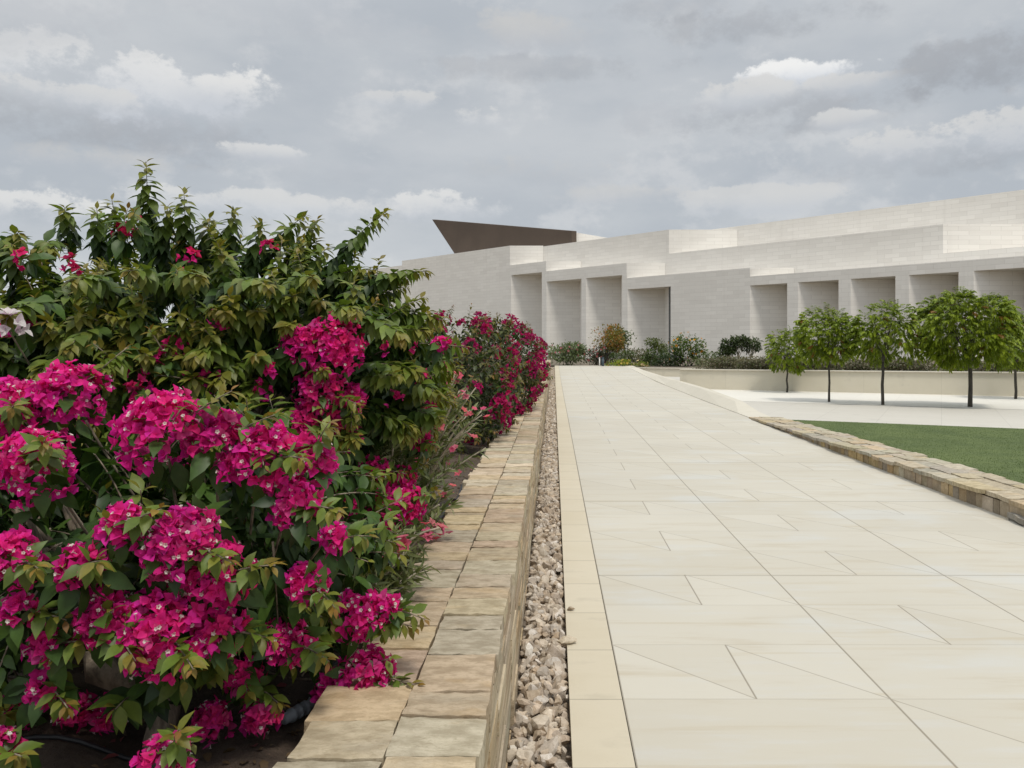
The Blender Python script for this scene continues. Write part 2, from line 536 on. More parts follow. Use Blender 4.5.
def plain_mat(name, c, rough=0.6, metal=0.0, var=0.15, scale=4):
    m, N, b = material(name)
    n = N.noise(obj_coord(N), scale, 5, 0.6)
    N.put(b.inputs['Base Color'], N.mix(N.mr(n, 0.3, 0.7), tuple(a * (1 - var) for a in c), tuple(min(1, a * (1 + var)) for a in c)))
    b.inputs['Roughness'].default_value = rough
    b.inputs['Metallic'].default_value = metal
    bump(N, b, n, 0.1, 0.004)
    return m
M_BRONZE = plain_mat('dark_bronze', (0.092, 0.066, 0.048), 0.75, 0.0, 0.1, 0.3)
M_GLASS = plain_mat('dark_glazing', (0.02, 0.025, 0.03), 0.2)
M_PLASTIC = plain_mat('black_pipe', (0.018, 0.018, 0.02), 0.5)
M_POST = plain_mat('slate_paint', (0.03, 0.05, 0.065), 0.5)
M_GREYP = plain_mat('grey_plastic', (0.30, 0.33, 0.36), 0.5)
M_LIGHTP = plain_mat('white_paint', (0.74, 0.72, 0.68), 0.6)

def soil_mat(name, a, c, scale=6):
    m, N, b = material(name)
    p = obj_coord(N)
    n = N.noise(p, scale, 8, 0.7)
    n2 = N.noise(p, scale * 9, 5, 0.7)
    k = N.mix(N.mr(n, 0.3, 0.7), a, c)
    k = N.mix(N.mr(n2, 0.6, 0.72, 0.0, 0.5), k, tuple(min(1, q * 1.9) for q in c))
    N.put(b.inputs['Base Color'], k)
    b.inputs['Roughness'].default_value = 0.95
    bump(N, b, N.m('ADD', n, N.m('MULTIPLY', n2, 0.4)), 0.9, 0.03)
    return m
M_SOIL = soil_mat('bed_soil', (0.055, 0.038, 0.026), (0.115, 0.082, 0.057), 7)
M_GROUND = soil_mat('dry_ground', (0.26, 0.21, 0.15), (0.38, 0.32, 0.24), 0.4)
M_GARDEN = soil_mat('garden_soil', (0.11, 0.09, 0.06), (0.19, 0.155, 0.11), 1.5)
M_GRAVELBED = soil_mat('gravel_bed', (0.16, 0.125, 0.09), (0.30, 0.245, 0.19), 12)
M_TURF = soil_mat('turf', (0.07, 0.10, 0.028), (0.11, 0.145, 0.042), 1.2)

# ------------------------------------------------------------------ levels
_py = [-6, 6, 8.8, 17, 22, 32, 45, 48, 400]
_pz = [0, 0, .02, .11, .145, .27, .62, .64, .64]
def zp(y): return np.interp(y, _py, _pz)
PZ = 0.116

def sheet(name, xs, ys, zf, mat, kind='structure', label=None, cat=None):
    xs, ys = np.asarray(xs, float), np.asarray(ys, float)
    X, Y = np.meshgrid(xs, ys)
    Z = zf(X, Y)
    V = np.stack([X, Y, Z], -1).reshape(-1, 3)
    nx, ny = len(xs), len(ys)
    i = np.arange(nx * ny).reshape(ny, nx)
    F = np.stack([i[:-1, :-1], i[:-1, 1:], i[1:, 1:], i[1:, :-1]], -1).reshape(-1, 4)
    o = link(name, np_mesh(name, V, F, None, True), mat)
    o['kind'] = kind
    if label: o['label'] = label
    if cat: o['category'] = cat
    return o

def poly_sheet(name, pts, mat):
    me = bpy.data.meshes.new(name)
    me.from_pydata(pts, [], [list(range(len(pts)))])
    me.update()
    o = link(name, me, mat)
    o['kind'] = 'structure'
    return o

# ground to the horizon
o = sheet('ground', np.linspace(-2500, 2500, 41), np.linspace(-2500, 2500, 41), lambda X, Y: X * 0 - 0.12, M_GROUND)
o['label'] = 'dry sandy ground reaching to the horizon'
yy = np.unique(np.concatenate([np.linspace(-4, 20, 49), np.linspace(20, 48, 57)]))
o = sheet('path', [0.318, 1.545, 2.772, 4.0, 4.3], yy, lambda X, Y: zp(Y), M_PATH)
o['label'] = 'wide pale limestone walkway with zigzag joints'

# kerb strip beside the gravel: top and the small upright towards the gravel
mb = MB()
yk = yy
for a, c in zip(yk[:-1], yk[1:]):
    za, zc = zp(a), zp(c)
    mb.add([(0.0735, a, za + .003), (0.314, a, za + .003), (0.314, c, zc + .003), (0.0735, c, zc + .003),
            (0.0735, a, za - .11), (0.0735, c, zc - .11)], [[0, 1, 2, 3], [4, 0, 3, 5]])
o = mb.build('kerb', M_KERB, None, False)
o['kind'] = 'structure'; o['label'] = 'flush yellowish stone kerb along the walkway'

# plaza right of the walkway, and the white paving the trees stand in
def along(p, d, s): return (p[0] + d[0] * s, p[1] + d[1] * s)
WD = (0.893, -0.45)
poly_sheet('plaza', [(4.3, 16.4, PZ), (60, -11.5, PZ), (60, 18, PZ), (15, 30, PZ), (9, 44, PZ), (4.3, 46, PZ)], M_PLAZA)['label'] = 'grey limestone plaza between lawn and trees'
a, c = (4.56, 22.7), along((4.56, 22.7), WD, 30)
e, f = along((5.0, 29.6), WD, 30), (4.56, 29.8)
poly_sheet('tree_paving', [(*a, PZ + .004), (*c, PZ + .004), (*e, PZ + .004), (*f, PZ + .004)], M_WHITE)['label'] = 'strip of white paving under the small trees'

# planted terrace behind the plaza, rising to the building
def garden_z(X, Y):
    return np.interp(Y, [20, 46, 62, 100], [0.6, 0.58, 0.75, 0.8])
V = []
nx, ny = 60, 30
for j in range(ny + 1):
    for i in range(nx + 1):
        x = -40 + 90 * i / nx
        y0 = 48.0 if x < 4.4 else max(29.75 - (x - 5.67 + 1.0) * 0.504 , 2.0)
        if 4.4 <= x < 8.8: y0 = 44.25 - (x - 4.4) * .5
        y = y0 + (110 - y0) * (j / ny) ** 1.6
        V.append((x, y, float(np.interp(y - y0, [0, 3, 30, 80], [0.5, 0.55, 0.85, 1.0])) if x > 8.8 else float(garden_z(x, y))))
i = np.arange((nx + 1) * (ny + 1)).reshape(ny + 1, nx + 1)
F = np.stack([i[:-1, :-1], i[:-1, 1:], i[1:, 1:], i[1:, :-1]], -1).reshape(-1, 4)
o = link('terrain', np_mesh('terrain', V, F), M_GARDEN)
tag(o, 'planted soil terrace in front of the building', kind='structure')

# ------------------------------------------------------------------ museum building: three parallel stepped walls
def P(t, dx=0.0): return (6.97 + 0.713 * t + dx, 73 - 0.701 * t)
D1, D2, D3 = 3.7, 6.5, 22.0
museum = empty('museum_building', (*P(0, 8), 1.0), 'long low pale stone museum with stepped walls and deep openings', 'museum')
BZ = 0.4
def block(t0, t1, dx, depth, h, z0=BZ):
    mb = MB()
    q = [P(t0, dx), P(t1, dx), P(t1, dx + depth), P(t0, dx + depth)]
    prism(mb, q, z0, EYE + h)
    return mb
def bay_block(t0, t1, h, head, bays, keep=0.0):
    mb = MB()
    fr = [P(t0)]
    for (a, c) in bays:
        pa, pc = P(a), P(c)
        if a > t0 + 0.05: fr.append(pa)
        qx = pc[0] if pc[0] < 0 else min(pc[0] * (pa[1] / pc[1]) - keep, pa[0] + 3.5)
        fr.append((qx, pa[1])); fr.append(pc)
    if bays[-1][1] < t1 - 0.02: fr.append(P(t1))
    lower = fr + [P(t1, D1 - .03), P(t0, D1 - .03)]
    prism(mb, lower, BZ, EYE + head)
    prism(mb, [P(t0), P(t1), P(t1, D1 - .03), P(t0, D1 - .03)], EYE + head, EYE + h)
    return mb
block(-37.1, -16.5, 0, D1 - .03, 11.46).build('wall', M_FACADE, museum, False)
bay_block(-16.5, -10.86, 9.30, 8.2, [(-16.3, -11.5)]).build('portico', M_FACADE, museum, False)
bay_block(-10.86, -0.05, 8.25, 7.15, [(-10.8, -5.84), (-5.24, -0.61)]).build('portico', M_FACADE, museum, False)
bay_block(-0.05, 13.07, 6.82, 5.74, [(0.07, 5.08)], .28).build('portico', M_FACADE, museum, False)
bays = [(13.12 + 4.22 * k, 16.4 + 4.22 * k) for k in range(8)]
bay_block(13.07, 50, 6.10, 5.34, bays).build('colonnade', M_FACADE, museum, False)
block(-60, 0.34, D1, D2 - .03, 11.38).build('wall', M_FACADE, museum, False)
block(0.34, 24.6, D1, D2 - .03, 9.11).build('wall', M_FACADE, museum, False)
block(24.6, 50, D1, D2 - .03, 7.0).build('wall', M_FACADE, museum, False)
block(-60, 50, D1 + D2, D3, 11.7).build('wall', M_FACADE, museum, False)
# dark sliver of glazing at the far side of the third opening
mb = MB()
pa, pc = P(0.07), P(5.08)
n0 = np.array(pc); n1 = np.array([pc[0] * (pa[1] / pc[1]) - .28, pa[1]]); dv = n1 - n0
g0, g1 = n0 + dv * .08, n0 + dv * .9
prism(mb, [tuple(g0 - (.12, 0)), tuple(g0 - (.02, 0)), tuple(g1 - (.02, 0)), tuple(g1 - (.12, 0))], BZ, EYE + 5.70)
gl = mb.build('glazing', M_GLASS, museum, False)
# dark bronze wing leaning out over the roof
def vprism(mb, pts, dx, depth):
    n = len(pts)
    V = [(*P(t, dx), z) for t, z in pts] + [(*P(t, dx + depth), z) for t, z in pts]
    side = [(i, (i + 1) % n, n + (i + 1) % n, n + i) for i in range(n)]
    mb.add(V, [side, [list(range(n - 1, -1, -1))], [list(range(n, 2 * n))]])
mb = MB()
vprism(mb, [(-39.8, 18.7), (-33.9, 12.6), (-14.7, 12.6), (-14.7, 14.47)], 5.5, 0.5)
w = mb.build('roof_wing', M_BRONZE, museum, False)
w['label'] = 'dark brown pointed roof wing'
mb = MB()
x0, y0 = P(-14.7, 5.5)
V = [(x0 + .03, y0 + .3, 12.6), (x0 + 4.2, y0 + .3, 12.6), (x0 + 4.2, y0 + .3, 13.72), (x0 + .03, y0 + .3, 14.44)]
V += [(x + 1.5, y + 4, z) for x, y, z in V]
mb.add(V, [[0, 1, 2, 3], [7, 6, 5, 4], [0, 4, 5, 1], [1, 5, 6, 2], [2, 6, 7, 3], [3, 7, 4, 0]])
mb.build('roof_upstand', M_FACADE, museum, False)

# ------------------------------------------------------------------ stones
SAND = np.array([(0.50, 0.42, 0.29), (0.47, 0.40, 0.29), (0.52, 0.42, 0.27), (0.45, 0.40, 0.30), (0.55, 0.47, 0.34), (0.46, 0.37, 0.26), (0.50, 0.44, 0.33)])
def cap_stone(mb, x0, x1, y0, y1, ztop, thick, res=6, col=(.5, .43, .31), wob=0.0018, zr=0.0016):
    """one riven flagstone: wavy outline, uneven top, rounded arris, upright sides"""
    n = res
    u = np.linspace(0, 1, n)
    U, W = np.meshgrid(u, u)
    ph = rng.uniform(0, 6.28, 8)
    wx = wob * (np.sin(W * 5 + ph[0]) + .6 * np.sin(W * 11 + ph[1]))
    wy = wob * (np.sin(U * 4 + ph[2]) + .6 * np.sin(U * 9 + ph[3]))
    wx2 = wob * (np.sin(W * 5 + ph[4]) + .6 * np.sin(W * 11 + ph[5]))
    wy2 = wob * (np.sin(U * 4 + ph[6]) + .6 * np.sin(U * 9 + ph[7]))
    X = x0 + (x1 - x0) * U + wx * (1 - U) + wx2 * U
    Y = y0 + (y1 - y0) * W + wy * (1 - W) + wy2 * W
    edge = np.minimum(np.minimum(U, 1 - U) * (x1 - x0), np.minimum(W, 1 - W) * (y1 - y0))
    Z = ztop(Y) + zr * (np.sin(U * 3 + ph[1]) + np.sin(W * 4 + ph[2]) + .8 * rng.normal(size=U.shape)) * .6
    Z = Z - np.clip(0.0025 - edge, 0, 0.0025) * rng.uniform(0, 1.6, U.shape)
    V = np.stack([X, Y, Z], -1).reshape(-1, 3)
    i = np.arange(n * n).reshape(n, n)
    F = np.stack([i[:-1, :-1], i[:-1, 1:], i[1:, 1:], i[1:, :-1]], -1).reshape(-1, 4)
    ring = list(i[0, :]) + list(i[1:, -1]) + list(i[-1, -2::-1]) + list(i[-2:0:-1, 0])
    R0 = V[ring].copy()
    B = V[ring].copy(); B[:, 2] -= thick; B[:, :2] += rng.normal(size=(len(ring), 2)) * .003
    k = len(ring)
    FS = [(n * n + a, n * n + (a + 1) % k, n * n + k + (a + 1) % k, n * n + k + a) for a in range(k)]
    mb.add(np.concatenate([V, B, R0]), [F, FS], col)

SAND = SAND * np.array([1.07, 1.04, 1.02])
def rand_col(base=SAND, v=0.06):
    c = base[rng.integers(len(base))] * (1 + rng.normal() * v)
    return np.clip(c * (1 + rng.normal(size=3) * 0.015), 0.02, 0.9)

YS = 18.2
def wz(y): return 0.63 + zp(y)
def wz2(y): return np.interp(y, [18, 45], [0.83 + 0.0, 1.0])
pw = empty('planter_wall', (-0.41, 2.0, 0.0), 'long low sandstone wall with two rows of capping stones beside the gravel strip', 'wall')
cap = MB()
for (x0, x1) in ((-0.645, -0.408), (-0.402, -0.180)):
    y = 0.9 + rng.uniform(0, .1)
    while y < YS:
        L = rng.uniform(0.12, 0.27) if rng.random() < .8 else rng.uniform(.08, .13)
        near = y < 6
        y1 = min(y + L, YS)
        dx = rng.normal() * .004
        dz = rng.normal() * .003
        xx0 = x0 + (rng.normal() * .012 if x0 < -.5 else rng.normal() * .002)
        cap_stone(cap, xx0, x1 + (dx if x1 > -.3 else 0), y + .004, y1 - .004, lambda Y, dz=dz: wz(Y) + dz, 0.05, 10 if near else 5, rand_col())
        y = y1
cap.build('coping', M_CAP, pw, True)
body = MB()
y = 0.9
while y < YS:                                              # ledge stones in the outer face, thin beds
    L = rng.uniform(.25, .6); y1 = min(y + L, YS)
    z = -0.12
    top = float(wz(y)) - 0.052
    while z < top - .004:
        h = rng.uniform(.05, .12)
        z1 = min(z + h, top)
        if top - z1 < .03: z1 = top
        xo = -0.186 + rng.normal() * .0035
        body.box(-0.60, xo, y + .002, y1 - .002, z + .0015, z1 - .0015, rand_col(SAND, .08))
        z = z1
    y = y1
body.build('wall_face', M_FACE, pw, False)
core = MB()
core.add([(-.6, .9, -.12), (-.2, .9, -.12), (-.2, YS, -.12), (-.6, YS, -.12), (-.6, .9, .56), (-.2, .9, .56), (-.2, YS, .66), (-.6, YS, .66)],
         [[0, 3, 2, 1], [4, 5, 6, 7], [0, 1, 5, 4], [1, 2, 6, 5], [2, 3, 7, 6], [3, 0, 4, 7]], (.2, .17, .12))
core.build('mortar', M_FACE, pw, False)
# the raised length further on
rw = MB()
for (x0, x1) in ((-0.645, -0.409), (-0.401, -0.165)):
    y = YS
    while y < 45.5:
        y1 = min(y + rng.uniform(.2, .38), 45.5)
        cap_stone(rw, x0, x1, y + .004, y1 - .004, lambda Y: wz2(Y), 0.06, 4, rand_col())
        y = y1
rw.build('raised_coping', M_CAP, pw, True)
rb = MB()
x = -.64
while x < -.17:
    x1 = min(x + rng.uniform(.14, .22), -.17)
    rb.box(x + .003, x1 - .003, YS - .001, YS + .2, .60, float(wz2(YS)) - .062, rand_col(SAND * .85))
    x = x1
V = []
for y in np.linspace(YS + .2, 45.5, 12):
    V += [(-.62, y, -.1), (-.185, y, -.1), (-.185, y, float(wz2(y)) - .061), (-.62, y, float(wz2(y)) - .061)]
for k in range(11):
    a = len(V) and 4 * k
    rb.add(V[a:a + 8], [[1, 5, 6, 2], [2, 6, 7, 3], [3, 7, 4, 0]], rand_col())
rb.build('raised_wall', M_BLOCK, pw, False)

# small white pier at the far end of the wall
mb = MB()
mb.box(-.60, -.36, 45.8, 46.04, .4, 1.22); mb.box(-.63, -.33, 45.77, 46.07, 1.222, 1.27)
tag(mb.build('pier', M_LIGHTP, None, False), 'small white pier at the far end of the planter wall', 'pier')

# gravel strip: crushed stone
def ico(sub):
    bm = bmesh.new()
    bmesh.ops.create_icosphere(bm, subdivisions=sub, radius=1.0)
    V = np.array([v.co[:] for v in bm.verts]); F = np.array([[v.index for v in f.verts] for f in bm.faces])
    bm.free()
    return V, F
def rock_template(sub, seed):
    g = np.random.default_rng(seed)
    V, F = ico(sub)
    V = V.copy()
    for _ in range(13):
        d = nrm(g.normal(size=3)); lim = g.uniform(.38, .78)
        s = V @ d
        V -= np.clip(s - lim, 0, None)[:, None] * d
    V += g.normal(size=V.shape) * .035
    V *= np.array([1.25, g.uniform(.7, 1.0), g.uniform(.55, .8)])
    return V, F
def rand_rot(n):
    q = nrm(rng.normal(size=(n, 4)))
    a, b_, c, d = q.T
    return np.stack([np.stack([1 - 2 * (c * c + d * d), 2 * (b_ * c - d * a), 2 * (b_ * d + c * a)], -1),
                     np.stack([2 * (b_ * c + d * a), 1 - 2 * (b_ * b_ + d * d), 2 * (c * d - b_ * a)], -1),
                     np.stack([2 * (b_ * d - c * a), 2 * (c * d + b_ * a), 1 - 2 * (b_ * b_ + c * c)], -1)], 1)
gv = MB()
ROCKC = np.array([(.56, .46, .35), (.60, .52, .42), (.48, .39, .30), (.56, .49, .41), (.44, .37, .30), (.66, .60, .53), (.50, .42, .33)])
for (ya, yb, sub, dens) in ((1.6, 7.0, 2, 235), (7.0, 20.0, 1, 270), (20, 45, 1, 110)):
    n = int((yb - ya) * dens)
    for tpl in range(6):
        T = rock_template(sub, 100 + tpl + sub * 10)
        m = n // 6
        y = rng.uniform(ya, yb, m); x = rng.uniform(-0.165, 0.062, m)
        r = (.018 + .038 * rng.random(m) ** 1.3) * np.where(rng.random(m) < .15, 1.35, 1)
        r = np.minimum(r, np.maximum(.012, np.minimum(x + .186, .074 - x) + .006))
        z = zp(y) - .085 + rng.random(m) ** .8 * .06
        M = rand_rot(m) * r[:, None, None]
        c = ROCKC[rng.integers(len(ROCKC), size=m)] * (1 + rng.normal(size=(m, 1)) * .12)
        gv.inst(T, M, np.stack([x, y, z], -1), np.clip(c, .05, .8))
o = gv.build('gravel', M_ROCK, None, False)
tag(o, 'strip of rough crushed stone between wall and walkway', kind='stuff')
o = sheet('gravel_bed', [-.186, .0735], yy, lambda X, Y: zp(Y) - .085, M_GRAVELBED)
o['label'] = 'sandy bed under the crushed stone'

def lone_rock(name, seed, loc, size, col, label, cat='stone', sub=3):
    V, F = rock_template(sub, seed)
    mb = MB(); V = V * size
    V[:, 2] -= V[:, 2].min()
    mb.add(V + np.array(loc), F, col)
    return tag(mb.build(name, M_ROCK, None, False), label, cat)
lone_rock('stone', 31, (0.105, 4.72, 0.003), .028, (.45, .37, .28), 'small tan chip of stone lying alone on the kerb')
lone_rock('stone', 35, (0.062, 4.18, -0.012), .055, (.60, .52, .40), 'large pale stone of the gravel leaning over the kerb edge')

# ------------------------------------------------------------------ lawn with its low edging wall
def lwz(y): return np.interp(y, [5, 11, 16.8], [.197, .197, .142])
lw = empty('lawn_wall', (4.55, 10, 0), 'low edging wall of orange and grey stones around the lawn', 'wall')
BL = np.array([(.46, .36, .22), (.40, .33, .24), (.50, .38, .20), (.42, .35, .25), (.48, .39, .27), (.36, .29, .21), (.55, .42, .22), (.45, .39, .30)])
mb = MB()
y = 5.0
while y < 16.8:
    y1 = min(y + rng.uniform(.08, .2), 16.8)
    mb.box(4.3 + rng.normal() * .004, 4.6, y + .003, y1 - .003, float(zp(y)) - .05, lwz(y) - .047, rand_col(BL, .1))
    y = y1
mb.build('stone_face', M_BLOCK, lw, False)
mb = MB()
for (x0, x1) in ((4.262, 4.50), (4.505, 4.72), (4.725, 4.95)):
    y = 5.0 + rng.uniform(0, .1)
    while y < 16.85:
        L = rng.uniform(.22, .62); y1 = min(y + L, 16.85)
        c = rand_col(np.array([(.52, .45, .32), (.49, .43, .32), (.54, .44, .29), (.46, .42, .34), (.54, .48, .37)]), .07)
        dz = rng.normal() * .005
        cap_stone(mb, x0 + (rng.normal() * .012 if x0 < 4.3 else 0), x1 + (rng.normal() * .03 if x1 > 4.9 else 0), y + .004, y1 - .004,
                  lambda Y, dz=dz: lwz(Y) + dz, .042, 6, c, .007, .003)
        y = y1
mb.build('coping', M_CAP, lw, True)
# flat grey stone lying at the foot of the edging wall
mb = MB()
cap_stone(mb, 4.235, 4.62, 6.72, 7.22, lambda Y: Y * 0 + .085, .05, 8, (.33, .31, .27), .012, .006)
cap_stone(mb, 4.25, 4.62, 6.74, 7.2, lambda Y: Y * 0 + .034, .03, 6, (.26, .25, .22), .012, .003)
tag(mb.build('stone_slab', M_CAP, None, True), 'flat grey stone slab at the foot of the lawn edging wall', 'stone')

def lawn_far(x): return 16.55 - (x - 4.6) * .4927
V = []
xs = np.linspace(4.6, 26, 40)
for x in xs: V += [(x, 4.0, .118), (x, max(lawn_far(x), 4.2), .122)]
F = [(2 * k, 2 * k + 2, 2 * k + 3, 2 * k + 1) for k in range(39)]
tag(link('lawn_soil', np_mesh('lawn_soil', V, np.array(F)), M_TURF), 'earth under the lawn', kind='structure')
mb = MB()
n = 90000
x = 4.9 + (rng.random(n) ** 1.2) * 7.5
yf = lawn_far(x)
y = 5.5 + rng.random(n) * (yf - 5.5)
lim = (x - .2) / y < .72
x, y = x[lim], y[lim]; n = len(x)
Td = (np.array([(-.5, 0, 0), (.5, 0, 0), (.12, .1, 1.0), (-.12, .1, 1.0)]), np.array([[0, 1, 2, 3]]))
ang = rng.uniform(0, 6.28, n); h = rng.uniform(.008, .016, n); wd = rng.uniform(.004, .008, n)
ca, sa = np.cos(ang), np.sin(ang)
lean = rng.normal(size=(n, 2)) * .4
M = np.zeros((n, 3, 3))
M[:, 0, 0] = ca * wd; M[:, 1, 0] = sa * wd; M[:, 0, 1] = -sa * h * .5; M[:, 1, 1] = ca * h * .5
M[:, 0, 2] = lean[:, 0] * h; M[:, 1, 2] = lean[:, 1] * h; M[:, 2, 2] = h
c = np.array([.118, .166, .046]) * (1 + rng.normal(size=(n, 1)) * .04) * np.array([1, 1, 1])
mb.inst(Td, M, np.stack([x, y, np.full(n, .117)], -1), np.clip(c, .01, .4))
tag(mb.build('grass', M_LEAF, None, False), 'short dark green grass of the lawn', kind='stuff')

# low wall on the right of the rising walkway
rwall = MB()
yb_ = np.array([16.95, 17.9, 19.6, 23.8, 29, 34.5, 41, 46.5])
zt = np.array([.125, .15, .30, .395, .43, .46, .50, .60])
V = []
for y, z in zip(yb_, zt):
    zb = float(zp(y))
    V += [(4.303, y, zb - .1), (4.303, y, zb + .012), (4.62, y, max(z, zb + .016)), (4.80, y, max(z, zb + .016) + .002), (4.80, y, 0.0)]
F = []
for k in range(len(yb_) - 1):
    a = 5 * k
    for q in range(4): F.append((a + q, a + 5 + q, a + 6 + q, a + 1 + q))
F.append((0, 1, 2, 3, 4))
rwall.add(V, F)
tag(rwall.build('ramp_bank', M_CHEEK, None, False), 'low smooth cream stone bank flanking the rising far end of the walkway', 'wall')

# terrace wall behind the trees
tw = empty('terrace_wall', (6.2, 29.0, PZ), 'long smooth beige retaining wall behind the small trees', 'wall')
def wall_strip(pts, th, z0s, z1s):
    mb = MB()
    V, F = [], []
    for i, (x, y) in enumerate(pts):
        if i == 0: d = np.array(pts[1]) - np.array(pts[0])
        elif i == len(pts) - 1: d = np.array(pts[-1]) - np.array(pts[-2])
        else: d = np.array(pts[i + 1]) - np.array(pts[i - 1])
        d = d / np.linalg.norm(d); nn = np.array([-d[1], d[0]])
        V += [(x, y, z0s[i]), (x, y, z1s[i]), (x + nn[0] * th, y + nn[1] * th, z1s[i]), (x + nn[0] * th, y + nn[1] * th, z0s[i])]
    for k in range(len(pts) - 1):
        a = 4 * k
        F += [(a, a + 4, a + 5, a + 1), (a + 1, a + 5, a + 6, a + 2), (a + 2, a + 6, a + 7, a + 3)]
    e = 4 * (len(pts) - 1)
    F += [(0, 1, 2, 3), (e + 3, e + 2, e + 1, e)]
    mb.add(V, F)
    return mb
wp = [(4.85, 29.55), along((5.67, 29.2), WD, 12), along((5.67, 29.2), WD, 32)]
wall_strip(wp, .35, [0, 0, 0], [.83, .86, .90]).build('wall_face', M_RENDER, tw, False)
wp2 = [(4.83, 29.50), along((5.64, 29.15), WD, 12), along((5.64, 29.15), WD, 32)]
wall_strip(wp2, .43, [.832, .862, .902], [.865, .895, .935]).build('coping', M_CHEEK, tw, False)

wall_strip([(4.40, 44.0), (9.0, 41.7)], .35, [0, 0], [.56, .56]).build('far_face', M_RENDER, tw, False)
wall_strip([(4.38, 43.95), (9.0, 41.64)], .43, [.562, .562], [.60, .60]).build('far_coping', M_CHEEK, tw, False)

# ------------------------------------------------------------------ planting bed
def bed_z(X, Y):
    return zp(Y) + .50 + .035 * np.sin(X * 5.1 + Y * 1.7) * np.sin(Y * 3.3) + .02 * np.sin(X * 13 + Y * 9) + np.clip(-.75 - X, 0, 1) * .03
ysb = np.unique(np.concatenate([np.linspace(-4, 0.6, 8), np.linspace(0.6, 8, 140), np.linspace(8, 49, 60)]))
xsb = np.unique(np.concatenate([np.linspace(-46, -12, 14), np.linspace(-12, -2.6, 12), np.linspace(-2.6, -.61, 50)]))
o = sheet('soil', xsb, ysb, bed_z, M_SOIL)
o['label'] = 'brown soil of the raised planting bed'

# ------------------------------------------------------------------ leaves, bracts, shoots
def leaf_template(rows, droop=.28, fold=.22):
    """pointed leaf along +Y, length 1, folded on its midrib and arching down"""
    V = []
    for t, hw in rows:
        z = -droop * t * t
        V += [(-hw, t, z + fold * hw), (0, t, z), (hw, t, z + fold * hw)]
    F = []
    for k in range(len(rows) - 1):
        a = 3 * k
        F += [(a, a + 1, a + 4, a + 3), (a + 1, a + 2, a + 5, a + 4)]
    return np.array(V), np.array(F)
LEAF = leaf_template([(0, .03), (.16, .16), (.38, .255), (.62, .215), (.84, .09), (1.0, .006)])
LEAF_LO = leaf_template([(0, .03), (.3, .28), (.66, .22), (1.0, .01)])
NARROW = leaf_template([(0, .02), (.35, .085), (.7, .075), (1.0, .008)], .15, .3)
LEAFLET = leaf_template([(0, .03), (.45, .21), (1.0, .01)], .2, .25)
def bract_template(seed):
    g = np.random.default_rng(seed)
    rows = [(0, .10), (.22, .33), (.5, .43), (.78, .25), (1.0, .015)]
    V = []
    for t, hw in rows:
        z = .20 * t - .42 * t * t
        V += [(-hw, t, z + .28 * hw), (g.normal() * .02, t, z - .02), (hw, t, z + .28 * hw)]
    V = np.array(V); V += g.normal(size=V.shape) * .035
    F = []
    for k in range(len(rows) - 1):
        a = 3 * k
        F += [(a, a + 1, a + 4, a + 3), (a + 1, a + 2, a + 5, a + 4)]
    return V, np.array(F)
BRACTS = [bract_template(k) for k in range(5)]
def floret_template():
    """tiny white flower: short tube opening into a ruffled five-lobed rim"""
    k = 10
    V, F = [], []
    for r, z in ((.12, -1.6), (.16, 0.0), (.5, .16)):
        for j in range(k):
            rr = r * (1.18 if (j % 2 == 0 and r > .4) else (.8 if r > .4 else 1))
            V.append((rr * math.cos(j * 2 * math.pi / k), rr * math.sin(j * 2 * math.pi / k), z))
    for q in range(2):
        for j in range(k):
            F.append((q * k + j, q * k + (j + 1) % k, (q + 1) * k + (j + 1) % k, (q + 1) * k + j))
    return np.array(V), np.array(F)
FLORET = floret_template()

GREEN_OLD = np.array((.030, .064, .018))
GREEN_MID = np.array((.090, .168, .030))
GREEN_YOUNG = np.array((.205, .280, .034))
BRONZE = np.array((.300, .125, .036))
MAGENTA = np.array((.840, .028, .330))
RED = np.array((.760, .030, .130))
PURPLE = np.array((.760, .030, .370))

LEAF_TONE = np.array((1.0, 1.0, 1.0))
class Plant:
    def __init__(s):
        s.leaf, s.bract, s.flor, s.stem, s.wood = MB(), MB(), MB(), MB(), MB()

def perp_basis(d):
    d = nrm(d)
    a = np.cross(d, [0.13, .41, .9]) if abs(d[2]) < .9 else np.cross(d, [1, .2, 0])
    a = nrm(a)
    return a, np.cross(d, a)

def curve(p0, d, L, droop, n=14, wig=.05):
    """points of a shoot leaving p0 along d, bending by its own weight"""
    d = nrm(d); p = np.array(p0, float); pts = [p.copy()]
    w = rng.normal(size=3) * wig
    for k in range(n):
        d = nrm(d + np.array([0, 0, -droop / n]) + w / n)
        p = p + d * L / n
        pts.append(p.copy())
    return np.array(pts)

def put_leaves(pl, pos, dirs, ups, size, cols, tpl=None):
    M = frames(dirs, ups) * size[:, None, None]
    pl.leaf.inst(tpl or LEAF, M, pos, cols)

